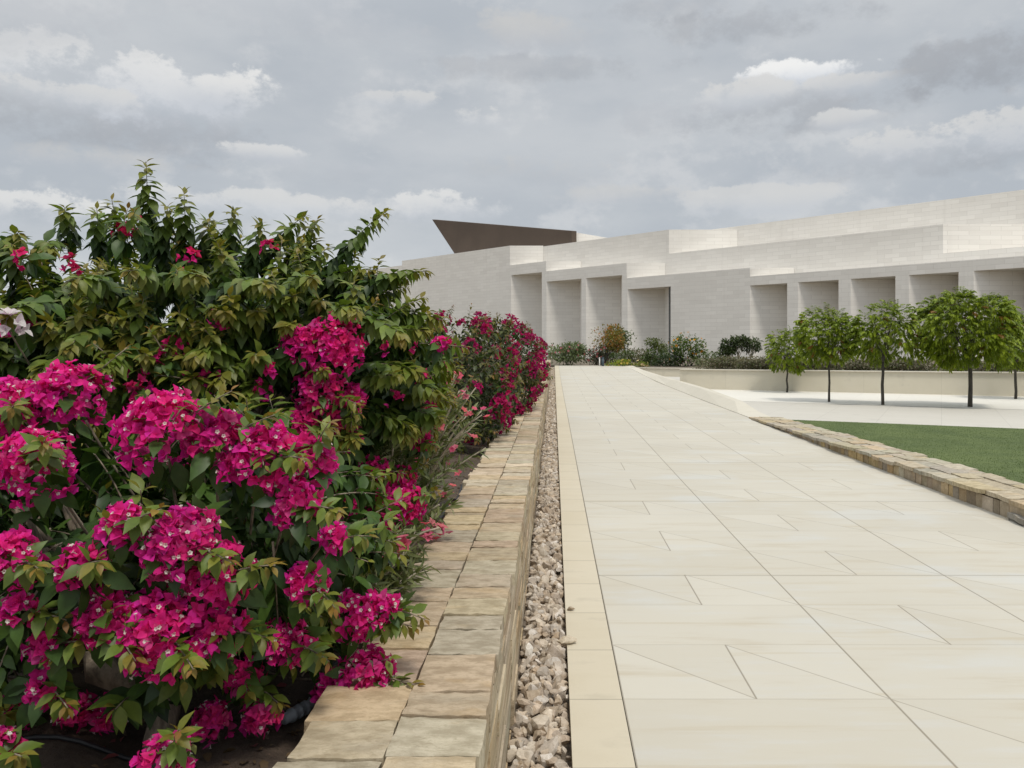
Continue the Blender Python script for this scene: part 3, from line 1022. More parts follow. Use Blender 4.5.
def shoot(pl, p0, d, L, droop=.5, leaf=.075, young=.5, dens=1.0, tpl=None, red=.3, hang=.55, bare=.1, stem_r=.0035):
    """leafy bougainvillea shoot; young = share of it with pale new leaves"""
    n = max(6, int(L / .0135 * dens))
    C = curve(p0, d, L, droop)
    s = np.linspace(bare, 1.0, n) + rng.normal(size=n) * .008
    s = np.clip(s, 0, 1)
    k = s * (len(C) - 1)
    i = np.clip(k.astype(int), 0, len(C) - 2)
    f = (k - i)[:, None]
    P_ = C[i] * (1 - f) + C[i + 1] * f
    T = nrm(C[i + 1] - C[i])
    ang = np.arange(n) * 2.399 + rng.uniform(0, 6.28) + rng.normal(size=n) * .25
    up = np.array([0, 0, 1.0])
    A = nrm(np.cross(T, up + rng.normal(size=3) * .05)); B = np.cross(T, A)
    rad = np.cos(ang)[:, None] * A + np.sin(ang)[:, None] * B
    tipness = np.clip((s - (1 - young)) / max(young, .01), 0, 1)
    dirs = nrm(rad * .85 + T * (.25 + .75 * tipness[:, None] ** 2) + np.array([0, 0, -1]) * (hang * (1 - .5 * tipness[:, None] ** 2)) + rng.normal(size=(n, 3)) * .16)
    ups = nrm(T * .5 + up * .9 + rad * .25 + rng.normal(size=(n, 3)) * .22)
    size = leaf * (1.05 - .60 * tipness ** 2.6) * (1 + rng.normal(size=n) * .13) * np.where(s < .25, .85, 1)
    r = rng.random((n, 1)) ** 1.3
    c = GREEN_OLD * (1 - r) + GREEN_MID * r
    t = tipness[:, None]
    c = c * (1 - t) + GREEN_YOUNG * t
    tb = np.clip(t * 2.0 - 1.25, 0, 1) * red * 1.7
    tb = np.clip(tb + rng.normal(size=(n, 1)) * .07, 0, 1) * (t > .3)
    c = c * (1 - tb) + BRONZE * tb
    c = np.clip(c * LEAF_TONE * (1 + rng.normal(size=(n, 1)) * .1), .004, .8)
    put_leaves(pl, P_ + rad * .004, dirs, ups, size, c, tpl)
    pl.stem.tube(C[::2], np.linspace(stem_r, stem_r * .4, len(C[::2])), 5, (.12, .085, .045))
    return C

def bracts(pl, pos, axis, size, cols, white=.25):
    """three papery bracts round each tiny flower"""
    n = len(pos)
    axis = nrm(axis)
    A = nrm(np.cross(axis, rng.normal(size=(n, 3)))); B = np.cross(axis, A)
    for k in range(3):
        th = k * 2.094 + rng.normal(size=n) * .2
        rad = np.cos(th)[:, None] * A + np.sin(th)[:, None] * B
        open_ = rng.uniform(.55, 1.15, (n, 1))
        d = nrm(axis * (.95 - .35 * open_) + rad * open_ * .75)
        M = frames(d, axis - rad * .2 + rng.normal(size=(n, 3)) * .12) * (size * (1 + rng.normal(size=n) * .12))[:, None, None]
        cc = cols * (1 + rng.normal(size=(n, 1)) * .1)
        t = rng.integers(len(BRACTS), size=n)
        for q in range(len(BRACTS)):
            m = t == q
            V = BRACTS[q][0]
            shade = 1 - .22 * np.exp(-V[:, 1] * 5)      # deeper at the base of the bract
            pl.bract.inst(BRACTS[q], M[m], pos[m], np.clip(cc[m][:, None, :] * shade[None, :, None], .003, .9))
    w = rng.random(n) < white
    m = w.sum()
    if m:
        Z = axis[w] + rng.normal(size=(m, 3)) * .25
        M = frames(np.cross(Z, rng.normal(size=(m, 3))), Z)
        sz = rng.uniform(.0085, .0115, m)
        pl.bract.inst(FLORET, M * sz[:, None, None], pos[w] + nrm(Z) * (size[w] * .75)[:, None], np.tile(np.array([[.82, .80, .70]]), (m, 1)))

def flower_head(pl, c, axis, tip, r, n=None, size=.0225, hue=0.0, white=.22, leaves=True, tone=(1, 1, 1)):
    """a dome of bracts, with pale new leaves standing out of one end"""
    axis, tip = nrm(axis), nrm(tip)
    n = n or max(10, int(180 * (r / .09) ** 1.7))
    d = nrm(rng.normal(size=(n, 3)) + axis * .9)
    stretch = np.abs(d @ tip)[:, None]
    pos = c + d * r * rng.uniform(.6, 1.0, (n, 1)) * (1 + .3 * stretch)
    q = np.clip(((pos - c) @ tip) / (r * 1.4) * .5 + .25 + hue + rng.normal(size=n) * .12, 0, 1)[:, None]
    base = MAGENTA * (1 - q) + RED * q
    pz = (rng.random((n, 1)) < .25) * (1 - q)
    base = base * (1 - pz) + PURPLE * pz
    base = base * np.array(tone) * rng.uniform(.85, 1.2)
    old = rng.random((n, 1)) < .10
    base = np.where(old, base * .55 + np.array((.20, .05, .10)), base)
    bracts(pl, pos, d + rng.normal(size=(n, 3)) * .3, np.full(n, size) * (1 + rng.normal(size=n) * .1), base, white)
    if leaves:
        shoot(pl, c + tip * r * .2, tip + np.array([0, 0, .15]) + rng.normal(size=3) * .1, r * 1.5 + .07, .25, .056, .95, 1.5, None, .6, .35, .25)
        for _ in range(1):
            shoot(pl, c + rng.normal(size=3) * r * .3, tip * .5 + axis * .5 + rng.normal(size=3) * .35, r * 1.2, .3, .044, .85, .5, None, .3, .4, .35)
        # mature leaves collared behind and below the dome
        m = 14
        dd = nrm(rng.normal(size=(m, 3)) - axis * .5 + np.array([0, 0, -.7]))
        cc = GREEN_OLD + (GREEN_MID - GREEN_OLD) * rng.random((m, 1))
        put_leaves(pl, c + dd * r * rng.uniform(.5, .95, (m, 1)), dd + np.array([0, 0, -.35]), axis + rng.normal(size=(m, 3)) * .3, np.full(m, .078) * rng.uniform(.7, 1.15, m), cc)

def in_ell(p, E, k=1.0):
    for (c, r) in E:
        if (((p - np.array(c)) / (np.array(r) * k)) ** 2).sum() < 1: return True
    return False
def ray_hull(px, py, E, default):
    """first point where the sight line meets the bush's bulk"""
    o = np.array([0, 0, EYE]); d = pix(px, py, 1.0) - o
    best = None
    for (c, r) in E:
        c, r = np.array(c), np.array(r)
        oo, dd = (o - c) / r, d / r
        A, B, C = dd @ dd, 2 * oo @ dd, oo @ oo - 1
        D = B * B - 4 * A * C
        if D > 0:
            t = (-B - math.sqrt(D)) / (2 * A)
            if t > 0 and (best is None or t < best[0]):
                p = o + d * t
                best = (t, p, nrm((p - c) / r ** 2))
    if best is None:
        p = o + d * default
        c = np.array(E[0][0])
        return p, nrm(p - c)
    return best[1], best[2]

def surf_points(E, n, zmin=.5):
    out = []
    vol = np.array([np.prod(np.array(r)) ** (2 / 3) for _, r in E]); vol /= vol.sum()
    while len(out) < n:
        c, r = E[rng.choice(len(E), p=vol)]
        d = nrm(rng.normal(size=3))
        p = np.array(c) + d * np.array(r)
        if p[2] < zmin or in_ell(p, [e for e in E if e[0] != c], .92): continue
        out.append((p, nrm(d / np.array(r))))
    return out

def finish(pl, root, leafname='foliage'):
    if pl.wood.n: pl.wood.build('trunk', M_BARK, root)
    if pl.stem.n: pl.stem.build('shoot_stems', M_BARK, root)  # only the thin stems of the shoots and flower heads
    pl.leaf.build(leafname, M_LEAF, root)
    if pl.bract.n:
        b = pl.bract.build('blossom', M_BRACT, root)
        if pl.flor.n: pl.flor.build('florets', M_FLORET, b)

def branches(pl, base, E, n, r0):
    for _ in range(n):
        c, r = E[rng.integers(len(E))]
        tgt = np.array(c) + nrm(rng.normal(size=3) + np.array([0, 0, .5])) * np.array(r) * rng.uniform(.25, .6)
        k = np.linspace(0, 1, 9)[:, None]
        mid = (np.array(base) + tgt) / 2 + np.array([0, 0, -.05]) + rng.normal(size=3) * .08
        pts = (1 - k) ** 2 * np.array(base) + 2 * k * (1 - k) * mid + k ** 2 * tgt
        pl.wood.tube(pts, np.linspace(r0, r0 * .25, 9), 7, rough=.04)

def fill(pl, E, n, leaf, zmin=.55, young=.35, L=(.22, .42), tpl=None, red=.3, inner=.35, ymax=None, dens=1.0, out=.75, hang=.55, skip=None):
    for (p, nn) in surf_points(E, n, zmin):
        if skip is not None and skip(p): continue
        d = nrm(nn + np.array([0, 0, .45]) + rng.normal(size=3) * .35)
        ll = rng.uniform(*L)
        deep = rng.random() < inner
        p0 = p - d * ll * (1.15 if deep else out) - (nn * .18 if deep else 0)
        yng = young * (0.15 if deep else rng.uniform(.5, 1.3))
        shoot(pl, p0, d, ll, rng.uniform(.4, 1.1), leaf * rng.uniform(.85, 1.15), min(yng, .9), dens, tpl, red, hang)

# ---- front bougainvillea, covered in bloom
E_A = [((-1.12, 2.42, 1.06), (.60, .58, .41)), ((-.95, 2.38, .98), (.34, .38, .33)), ((-1.5, 2.2, .98), (.4, .45, .38))]
A = Plant()
rootA = empty('bougainvillea', (-1.08, 2.12, .5), 'nearest bougainvillea, smothered in magenta bloom, with a bent grey trunk', 'bougainvillea')
A.wood.tube([(-1.07, 2.12, .46), (-1.085, 2.12, .53), (-1.075, 2.14, .60), (-1.10, 2.15, .67), (-1.09, 2.19, .76), (-1.05, 2.26, .86)], [.050, .040, .037, .040, .032, .026], 12, rough=.08)
A.wood.tube([(-1.095, 2.14, .65), (-1.15, 2.10, .70), (-1.24, 2.11, .73), (-1.31, 2.2, .79), (-1.4, 2.35, .95)], [.03, .042, .044, .036, .026], 10, rough=.08)
A.wood.tube([(-1.08, 2.15, .64), (-1.02, 2.17, .71), (-.96, 2.25, .76), (-.87, 2.34, .80), (-.8, 2.45, .92)], [.028, .034, .032, .03, .022], 10, rough=.08)
branches(A, (-1.12, 2.2, .76), E_A, 12, .028)
fill(A, E_A, 270, .066, .74, .25, (.2, .34), inner=.5, dens=1.35, out=.95)
HEADS_A = [(75, 408, 44), (22, 418, 42), (45, 475, 46), (165, 444, 54), (215, 450, 36), (258, 468, 44), (303, 472, 34), (290, 508, 30),
           (10, 562, 34), (182, 547, 48), (128, 528, 26), (88, 567, 28), (215, 574, 38), (168, 622, 56), (112, 612, 32), (216, 622, 32), (48, 640, 24), (45, 675, 22),
           (14, 718, 26), (76, 715, 20), (116, 716, 20), (214, 725, 22), (262, 722, 20), (170, 768, 36), (2, 758, 28),
           (350, 612, 30), (358, 668, 32), (328, 684, 22), (282, 632, 30), (300, 578, 24), (242, 664, 24), (330, 540, 18), (378, 604, 16), (20, 606, 18)]
for (px, py, rp) in HEADS_A:
    p, nn = ray_hull(px, py, E_A, 2.3)
    zl = .57 if py < 740 else .64
    if p[2] < zl:
        yn = (EYE - zl) * FPX / (py - VY)
        p, nn = pix(px, py, yn), np.array([.1, -.6, .5])
    Y = p[1]
    r = rp / FPX * Y * .72
    ax = nrm(nn * .6 + np.array([0, -.35, .55]))
    tip = nrm(np.array([.75, -.15, .12]) + nn * .5 + rng.normal(size=3) * .3)
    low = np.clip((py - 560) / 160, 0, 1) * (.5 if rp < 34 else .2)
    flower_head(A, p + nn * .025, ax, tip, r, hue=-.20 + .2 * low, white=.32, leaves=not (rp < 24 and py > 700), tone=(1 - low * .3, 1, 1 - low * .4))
    C = curve(p - ax * r * .3 - nn * .02, -nn * .6 + np.array([0, .2, -.6]), .3, -.3)
    A.stem.tube(C[::2], .004, 5, (.12, .085, .045))
finish(A, rootA)

# ---- tall leafy bougainvillea behind it
E_B = [((-1.75, 3.85, 1.28), (1.15, 1.1, .80)), ((-1.18, 3.6, 1.32), (.42, .58, .44)), ((-2.2, 3.3, 1.2), (.8, .7, .72)), ((-1.35, 3.6, 1.55), (.75, .7, .52))]
B = Plant()
rootB = empty('bougainvillea', (-1.55, 3.8, .5), 'tall mostly green bougainvillea behind the nearest one, with long shoots against the sky', 'bougainvillea')
B.wood.tube([(-1.55, 3.8, .44), (-1.56, 3.8, .7), (-1.6, 3.78, .95)], [.07, .06, .05], 10, rough=.05)
branches(B, (-1.6, 3.78, .9), E_B, 16, .03)
fill(B, E_B, 620, .074, .72, .62, (.34, .56), inner=.3, red=.35, dens=2.3, hang=.8, skip=lambda p: p[0] > -.98 and p[2] < 1.36)
# long shoots on the skyline: base pixel, tip pixel, distance
SKY = [(150, 250, 146, 158, 3.4, .1), (40, 262, 50, 203, 3.5, 2.2), (70, 240, 66, 205, 3.6, .3), (185, 262, 192, 190, 3.4, .3), (120, 250, 112, 198, 3.5, .4), (100, 250, 98, 206, 3.6, .2),
       (225, 262, 232, 204, 3.5, .4), (160, 255, 168, 200, 3.4, .4), (262, 262, 300, 204, 3.6, .5), (290, 270, 318, 216, 3.7, .5), (330, 275, 384, 202, 3.6, .7), (250, 268, 262, 220, 3.5, .4), (205, 255, 212, 212, 3.5, .4),
       (350, 300, 425, 255, 3.5, .9), (370, 320, 445, 310, 3.4, .5), (0, 262, 22, 222, 3.3, .8), (330, 290, 410, 268, 3.6, .6), (345, 340, 430, 322, 3.3, .5), (300, 300, 372, 250, 3.6, .8), (20, 290, 8, 240, 3.2, .4)]
for (bx, by, tx, ty, Y, dr) in SKY:
    p0, p1 = pix(bx, by, Y + .1), pix(tx, ty, Y - .05)
    v = p1 - p0; L = np.linalg.norm(v)
    C = shoot(B, p0 - v * .3, nrm(v) + np.array([0, 0, dr * .45]), L * 1.28, dr * 1.1, .074, .5, 2.3, None, .35, .85)
for (bx, by, tx, ty, Y) in [(120, 330, 75, 330, 2.75), (150, 300, 190, 265, 2.8), (180, 300, 140, 262, 2.8), (90, 350, 45, 365, 2.7), (210, 310, 260, 268, 2.9), (250, 330, 215, 300, 2.9),
                            (60, 310, 20, 300, 2.7), (150, 350, 110, 360, 2.7), (240, 350, 200, 345, 2.8), (300, 330, 345, 300, 3.0), (320, 320, 395, 318, 3.0), (280, 310, 300, 265, 3.0), (130, 300, 85, 275, 2.8)]:
    p0, p1 = pix(bx, by, Y + .35), pix(tx, ty, Y)
    v = p1 - p0
    shoot(B, p0, nrm(v) + np.array([0, 0, .3]), np.linalg.norm(v) * 1.2, .8, .08, .6, 2.2, None, .35, .8)
HEADS_B = [(330, 352, 48), (318, 392, 34), (300, 345, 26), (298, 428, 28), (346, 440, 20), (322, 455, 24), (370, 500, 30), (405, 505, 26), (352, 400, 20), (330, 425, 22), (372, 470, 18), (420, 440, 16), (400, 480, 18),
           (345, 505, 24), (385, 530, 20), (312, 500, 20), (440, 345, 10), (425, 412, 14)]
for (px, py, rp) in HEADS_B:
    p, nn = ray_hull(px, py, E_B, 3.2)
    r = rp / FPX * p[1] * .64
    tip = nrm(np.array([.6, -.2, .1]) + rng.normal(size=3) * .3)
    flower_head(B, p, nrm(nn * .6 + np.array([0, -.3, .5])), tip, r, hue=.0, white=.1)
# a scatter of small part-hidden heads on the green crown
for (px, py) in [(133, 234), (126, 240), (28, 332), (10, 333), (178, 372), (190, 388), (122, 362), (150, 380), (222, 322), (24, 268), (80, 268), (268, 372),
                 (170, 350), (205, 385), (140, 395), (190, 262), (262, 395), (80, 388), (264, 258), (350, 330), (380, 345), (405, 350), (395, 400), (415, 380)]:
    p, nn = ray_hull(px + rng.normal() * 4, py + rng.normal() * 4, E_B, 3.0)
    flower_head(B, p + nn * .02, nrm(nn + np.array([0, -.3, .3])), nrm(np.array([0, 0, .6]) + rng.normal(size=3) * .5), .035, n=int(rng.integers(6, 12)), size=.023, hue=.15 if py > 320 else .5, white=.08, leaves=rng.random() < .5)
finish(B, rootB)

# ---- far bougainvilleas beside the wall, darker red
def far_bush(E, base, label, n, nh, hue, zmin, cap_hits=(), dark=1.0):
    global LEAF_TONE
    LEAF_TONE = np.array((.85, .62, .75))
    pl = Plant()
    root = empty('bougainvillea', base, label, 'bougainvillea')
    b = np.array(base)
    pl.wood.tube([b + (0, 0, -.05), b + (0, 0, .25), b + (-.03, .02, .45)], [.05, .045, .04], 8, rough=.05)
    branches(pl, b + (0, 0, .4), E, 10, .022)
    fill(pl, E, n, .07, zmin, .45, (.2, .42), LEAF_LO, .5, .35, dens=.75)
    for (p, nn) in surf_points(E, nh, zmin):
        if nn[1] > .55 and nn[0] < .3: continue
        flower_head(pl, p + nn * .02, nrm(nn + np.array([0, -.1, .3])), nrm(np.array([.3, -.2, .3]) + rng.normal(size=3) * .5), rng.uniform(.05, .10), n=int(rng.integers(8, 18)), size=.042, hue=hue, white=.04, leaves=rng.random() < .3, tone=(.52, .5, .42))
    for (px, py, tx, ty, Y) in cap_hits:
        p0, p1 = pix(px, py, Y), pix(tx, ty, Y)
        v = p1 - p0
        shoot(pl, p0 - v * .3, nrm(v), np.linalg.norm(v) * 1.3, .15, .07, .5, .9, LEAF_LO, .4, .4)
    finish(pl, root)
    LEAF_TONE = np.array((1.0, 1.0, 1.0))
far_bush([((-1.25, 8.9, 1.22), (.82, 1.1, .72)), ((-.95, 8.3, 1.05), (.45, .7, .56))], (-1.2, 8.8, .52), 'dark leafed bougainvillea further along the wall, its top below the big green one', 330, 44, .05, .6,
         [(462, 345, 470, 304, 8.5), (446, 345, 440, 312, 8.3), (490, 340, 498, 322, 8.8), (478, 345, 488, 330, 8.6)])
far_bush([((-.98, 12.0, 1.32), (.76, 1.6, .80)), ((-.72, 11.4, 1.1), (.42, 1.0, .54))], (-.95, 11.8, .58), 'crimson bougainvillea hanging over the wall beyond the dark one', 330, 84, .05, .68,
         [(505, 335, 512, 318, 11.5), (520, 335, 528, 322, 11.8)])
far_bush([((-.80, 15.6, 1.3), (.66, 1.5, .74))], (-.85, 15.5, .6), 'farthest reddish bougainvillea beside the wall, bronze leaves at its tip', 170, 58, .10, .72)

# ---- oleanders with narrow grey leaves and pink flowers between the bougainvilleas
PINK = np.array((.72, .17, .24))
def petal_flower(mb, p, ax, size, col):
    n = 5
    A_, B_ = perp_basis(ax)
    th = np.arange(n) * 2 * np.pi / n + rng.uniform(0, 6)
    rad = np.cos(th)[:, None] * A_ + np.sin(th)[:, None] * B_
    M = frames(rad * .85 + ax * .45, np.tile(ax, (n, 1)) + rng.normal(size=(n, 3)) * .1) * size
    mb.inst(BRACTS[0], M, np.tile(p, (n, 1)), np.tile(col, (n, 1)))
def oleander(base, H, W, n, label, nfl, flowers=(), lean=(0, 0), leafs=.085, fscale=1.0):
    pl = Plant()
    root = empty('oleander', base, label, 'oleander')
    b = np.array(base, float)
    tips = []
    for _ in range(n):
        a = rng.uniform(0, 6.28); rr = W * rng.random() ** .6
        tgt = b + np.array([math.cos(a) * rr + lean[0], math.sin(a) * rr + lean[1], H * rng.uniform(.5, 1.05)])
        k = np.linspace(0, 1, 8)[:, None]
        mid = b + (tgt - b) * np.array([.35, .35, .6])
        C = (1 - k) ** 2 * (b + rng.normal(size=3) * np.array([.06, .06, 0])) + 2 * k * (1 - k) * mid + k ** 2 * tgt
        pl.wood.tube(C, np.linspace(.011, .004, 8), 6)
        m = 46
        s = rng.uniform(.40, 1.0, m) * 7
        i = np.clip(s.astype(int), 0, 6); f = (s - i)[:, None]
        pos = C[i] * (1 - f) + C[i + 1] * f
        T = nrm(C[i + 1] - C[i])
        d = nrm(T * .8 + nrm(rng.normal(size=(m, 3))) * .95)
        r = rng.random((m, 1))
        c = np.array((.11, .14, .05)) * (1 - r) + np.array((.29, .32, .145)) * r
        pl.leaf.inst(NARROW, frames(d, rng.normal(size=(m, 3)) + np.array([0, 0, 1.])) * (leafs * rng.uniform(.6, 1.15, m))[:, None, None], pos, c)
        tips.append(tgt)
    fl = [tips[k] for k in rng.choice(len(tips), min(nfl, len(tips)), replace=False)]
    fl += [pix(*q) for q in flowers]
    for p in fl:
        for _ in range(int(rng.integers(2, 5))):
            petal_flower(pl.bract, p + rng.normal(size=3) * .028, nrm(rng.normal(size=3) * .5 + np.array([0, -.5, .8])), rng.uniform(.020, .030) * fscale, np.clip(PINK * (1 + rng.normal(size=3) * .12), .02, .9))
    for q in flowers:
        p = pix(*q)
        C = np.array([b + (p - b) * t + np.array([0, 0, .12 * math.sin(t * 3.14)]) for t in np.linspace(.1, 1, 8)])
        pl.wood.tube(C, np.linspace(.007, .0035, 8), 5)
    pl.wood.build('stems', M_PALE, root)
    pl.leaf.build('foliage', M_LEAF, root)
    pl.bract.build('blossom', M_BRACT, root)
oleander((-.92, 5.0, .5), .92, .42, 84, 'pale grey-green oleander with small pink flowers between two bougainvilleas', 16,
         [(428, 378, 4.9), (434, 385, 4.9), (452, 384, 5.0), (455, 397, 4.9), (470, 410, 4.8), (482, 415, 4.8), (470, 430, 4.7), (456, 451, 4.6), (455, 470, 4.5), (440, 425, 4.6)], (.06, 0))
oleander((-.86, 3.9, .5), .64, .34, 64, 'low oleander with bare pale stems overhanging the planter wall', 8,
         [(405, 458, 4.2), (441, 527, 3.9), (436, 533, 3.9), (408, 538, 3.9), (393, 557, 3.7)], (.06, -.05))
oleander((-.77, 2.95, .48), .44, .25, 74, 'small oleander under the nearest bougainvillea at the wall edge', 4, [(392, 557, 2.9), (440, 528, 3.0), (406, 538, 2.9)], (.05, -.02), .075)

# white blossoms of a plant half hidden at the left edge
W_ = Plant()
rw_ = empty('white_bougainvillea', (-2.15, 3.3, .5), 'sprig of white blossom at the left edge among the magenta', 'bougainvillea')
tp = pix(5, 324, 2.62)
b_ = np.array((-2.15, 3.3, .5))
Cw = np.array([b_ + (tp - b_) * t + np.array([0, .25, 0]) * math.sin(t * 3.14) for t in np.linspace(0, 1, 9)])
W_.wood.tube(Cw, np.linspace(.006, .0025, 9), 6)
npos = tp + rng.normal(size=(9, 3)) * .022
bracts(W_, npos, nrm(npos - tp + np.array([0, -.03, .02])), np.full(9, .034), np.tile(np.array([[.8, .77, .74]]), (9, 1)), .2)
shoot(W_, Cw[4], np.array([.1, -.2, 1]), .3, .4, .07, .4)
finish(W_, rw_)

# ------------------------------------------------------------------ drip pipes in the bed
def bedz1(x, y): return float(bed_z(np.array(x), np.array(y)))
def pipe(name, pts, r, label, mat=M_PLASTIC, cat='pipe'):
    mb = MB()
    P_ = np.array(pts, float)
    mb.tube(P_, r, 10)
    return mb
p1 = [(x, 2.09 + .015 * math.sin(x * 2.1), bedz1(x, 2.09) + .012) for x in np.linspace(-2.6, -1.10, 26)]
tag(pipe('drip_pipe', p1, .0065, '').build('drip_pipe', M_PLASTIC), 'black drip pipe lying on the soil in front of the grey trunk', 'pipe')
p2 = [(-.705 - .08 * max(0, 3 - y) + .02 * math.sin(y), y, bedz1(-.70, y) + .012) for y in np.linspace(2.35, 7.5, 60)]
dp = empty('drip_pipe', (-.70, 2.35, .5), 'black drip pipe with a grey coupling running along the wall edge', 'pipe')
pipe('pipe', p2, .011, '').build('pipe', M_PLASTIC, dp)
mb = MB()
c0 = np.array(p2[0]); c1 = c0 + np.array([-.045, -.10, .004])
mb.tube([c0 + (0, .03, 0), c0, c1], [.017, .017, .016], 10)
for t in (.15, .4, .65): mb.tube([c0 + (c1 - c0) * t, c0 + (c1 - c0) * (t + .1)], [.021, .021], 10)
mb.build('coupling', M_GREYP, dp)
mb = MB()
sx, sy = -.72, 3.35
mb.tube([(sx, sy, .42), (sx, sy, .66)], [.010, .010], 10); mb.tube([(sx, sy, .655), (sx, sy, .70)], [.016, .015], 10)
tag(mb.build('riser', M_GREYP), 'short grey sprinkler riser standing beside the wall', 'sprinkler')

# fallen bracts and dry leaves on the soil, past counting
mb = MB()
n = 1400
y = rng.uniform(1.5, 9, n); x = -.64 - rng.random(n) ** 1.5 * 1.8
z = bed_z(x, y) + .008
d = nrm(rng.normal(size=(n, 3)) * np.array([1, 1, .15]))
cc = np.where(rng.random((n, 1)) < .3, np.array([[.36, .10, .11]]), np.array([[.16, .11, .06]])) * (1 + rng.normal(size=(n, 1)) * .2)
mb.inst(LEAF_LO, frames(d, np.tile([[0, 0, 1.]], (n, 1)) + rng.normal(size=(n, 3)) * .4) * rng.uniform(.015, .045, n)[:, None, None], np.stack([x, y, z], -1), np.clip(cc, .01, .6))
tag(mb.build('leaf_litter', M_LEAF), 'dry leaves and fallen bracts on the soil', kind='stuff')

# ------------------------------------------------------------------ small trees on the plaza
def plaza_tree(px, py, cx, top, bot, halfw, label, nsp, trunk_r, stake=False):
    Y = FPX * (EYE - PZ) / (py - VY)
    b = np.array([(px - VX) / FPX * Y, Y, PZ])
    s = Y / FPX
    ctr = np.array([(cx - VX) * s, Y, EYE - ((top + bot) / 2 - VY) * s])
    rx, rz = halfw * s * .94, (bot - top) / 2 * s * 1.1
    root = empty('shade_tree', b, label, 'tree', 'small trees standing on the white paving')
    wood, lv = MB(), MB()
    fork = b + np.array([0.0, 0, (ctr[2] - rz * .75) - PZ])
    wob = rng.normal(size=(5, 3)) * np.array([.012, .012, 0])
    pts = np.linspace(b - (0, 0, .05), fork, 5) + wob * [[0], [1], [1], [1], [0]]
    wood.tube(pts, np.linspace(trunk_r * .8, trunk_r * .6, 5), 9, rough=.05)
    lumps, outs = [], []
    g0 = rng.uniform(0, 6.28)
    for k in range(19):
        zz = 1 - 2 * (k + .5) / 19
        if zz < -.75: continue
        a = g0 + k * 2.39996
        u = nrm(np.array([math.sqrt(1 - zz * zz) * math.cos(a), math.sqrt(1 - zz * zz) * math.sin(a), zz]) + rng.normal(size=3) * .16)
        lumps.append((ctr + u * np.array([rx, rx, rz]) * rng.uniform(.50, .66), np.array([rx, rx, rz]) * rng.uniform(.34, .47)))
        outs.append(u)
    for k in range(11):
        c, r = lumps[k % len(lumps)]
        q = np.linspace(0, 1, 7)[:, None]
        tgt = c + rng.normal(size=3) * r * .3
        mid = fork + (tgt - fork) * np.array([.3, .3, .65])
        wood.tube((1 - q) ** 2 * fork + 2 * q * (1 - q) * mid + q ** 2 * tgt, np.linspace(trunk_r * .4, .006, 7), 6)
    for _ in range(int(nsp * 2.3)):
        kk = rng.integers(len(lumps))
        c, r = lumps[kk]
        d = nrm(rng.normal(size=3) + outs[kk] * .9)
        p = c + d * r * rng.uniform(.6, 1.0)
        # a drooping compound leaf: leaflets in pairs along an arching rib
        L = rng.uniform(.20, .34)
        C = curve(p, nrm(d * np.array([1, 1, .8]) + np.array([0, 0, .2])), L * .6, 1.1, 8)
        m = 16
        sidx = np.repeat(np.linspace(1.2, 7.8, m // 2), 2)
        i = np.clip(sidx.astype(int), 0, 7); f = (sidx - i)[:, None]
        pos = C[i] * (1 - f) + C[i + 1] * f
        T = nrm(C[i + 1] - C[i])
        sd = nrm(np.cross(T, [0, 0, 1.0])) * np.tile([1, -1], m // 2)[:, None]
        dd = nrm(sd * .75 + T * .6 + np.array([0, 0, -.4]) + rng.normal(size=(m, 3)) * .15)
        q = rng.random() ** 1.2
        tone_mix = np.clip(.15 + .7 * q, 0, 1)  # random mix from dark to yellow-green leaf colour
        col = np.array((.105, .165, .015)) * (1 - tone_mix) + np.array((.38, .47, .036)) * tone_mix
        if rng.random() < .025: col = np.array((.26, .14, .03))
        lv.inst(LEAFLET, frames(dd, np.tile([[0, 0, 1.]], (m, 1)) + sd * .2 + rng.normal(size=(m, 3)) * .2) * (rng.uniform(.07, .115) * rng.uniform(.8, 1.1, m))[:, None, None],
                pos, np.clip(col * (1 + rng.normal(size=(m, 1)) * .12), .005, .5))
    wood.build('trunk', M_TRUNK, root)
    lv.build('crown', M_LEAF, root)
    return root
plaza_tree(1015.5, 399, 1018, 318, 368, 30, 'small tree half hidden behind the largest tree at the right edge', 330, .055)
plaza_tree(787, 392.5, 789, 330, 370, 24, 'leftmost and smallest of the small plaza trees, on a slim grey stem', 230, .045)
plaza_tree(829, 402, 828, 310, 366, 33, 'second plaza tree from the left, bright green on a thin straight trunk', 380, .045)
plaza_tree(883, 405, 886, 303, 368, 37, 'looser plaza tree with a see-through crown, just left of the largest', 330, .055)
plaza_tree(970, 407, 968, 290, 370, 55, 'largest plaza tree with a broad drooping crown and dark thick trunk', 900, .075)

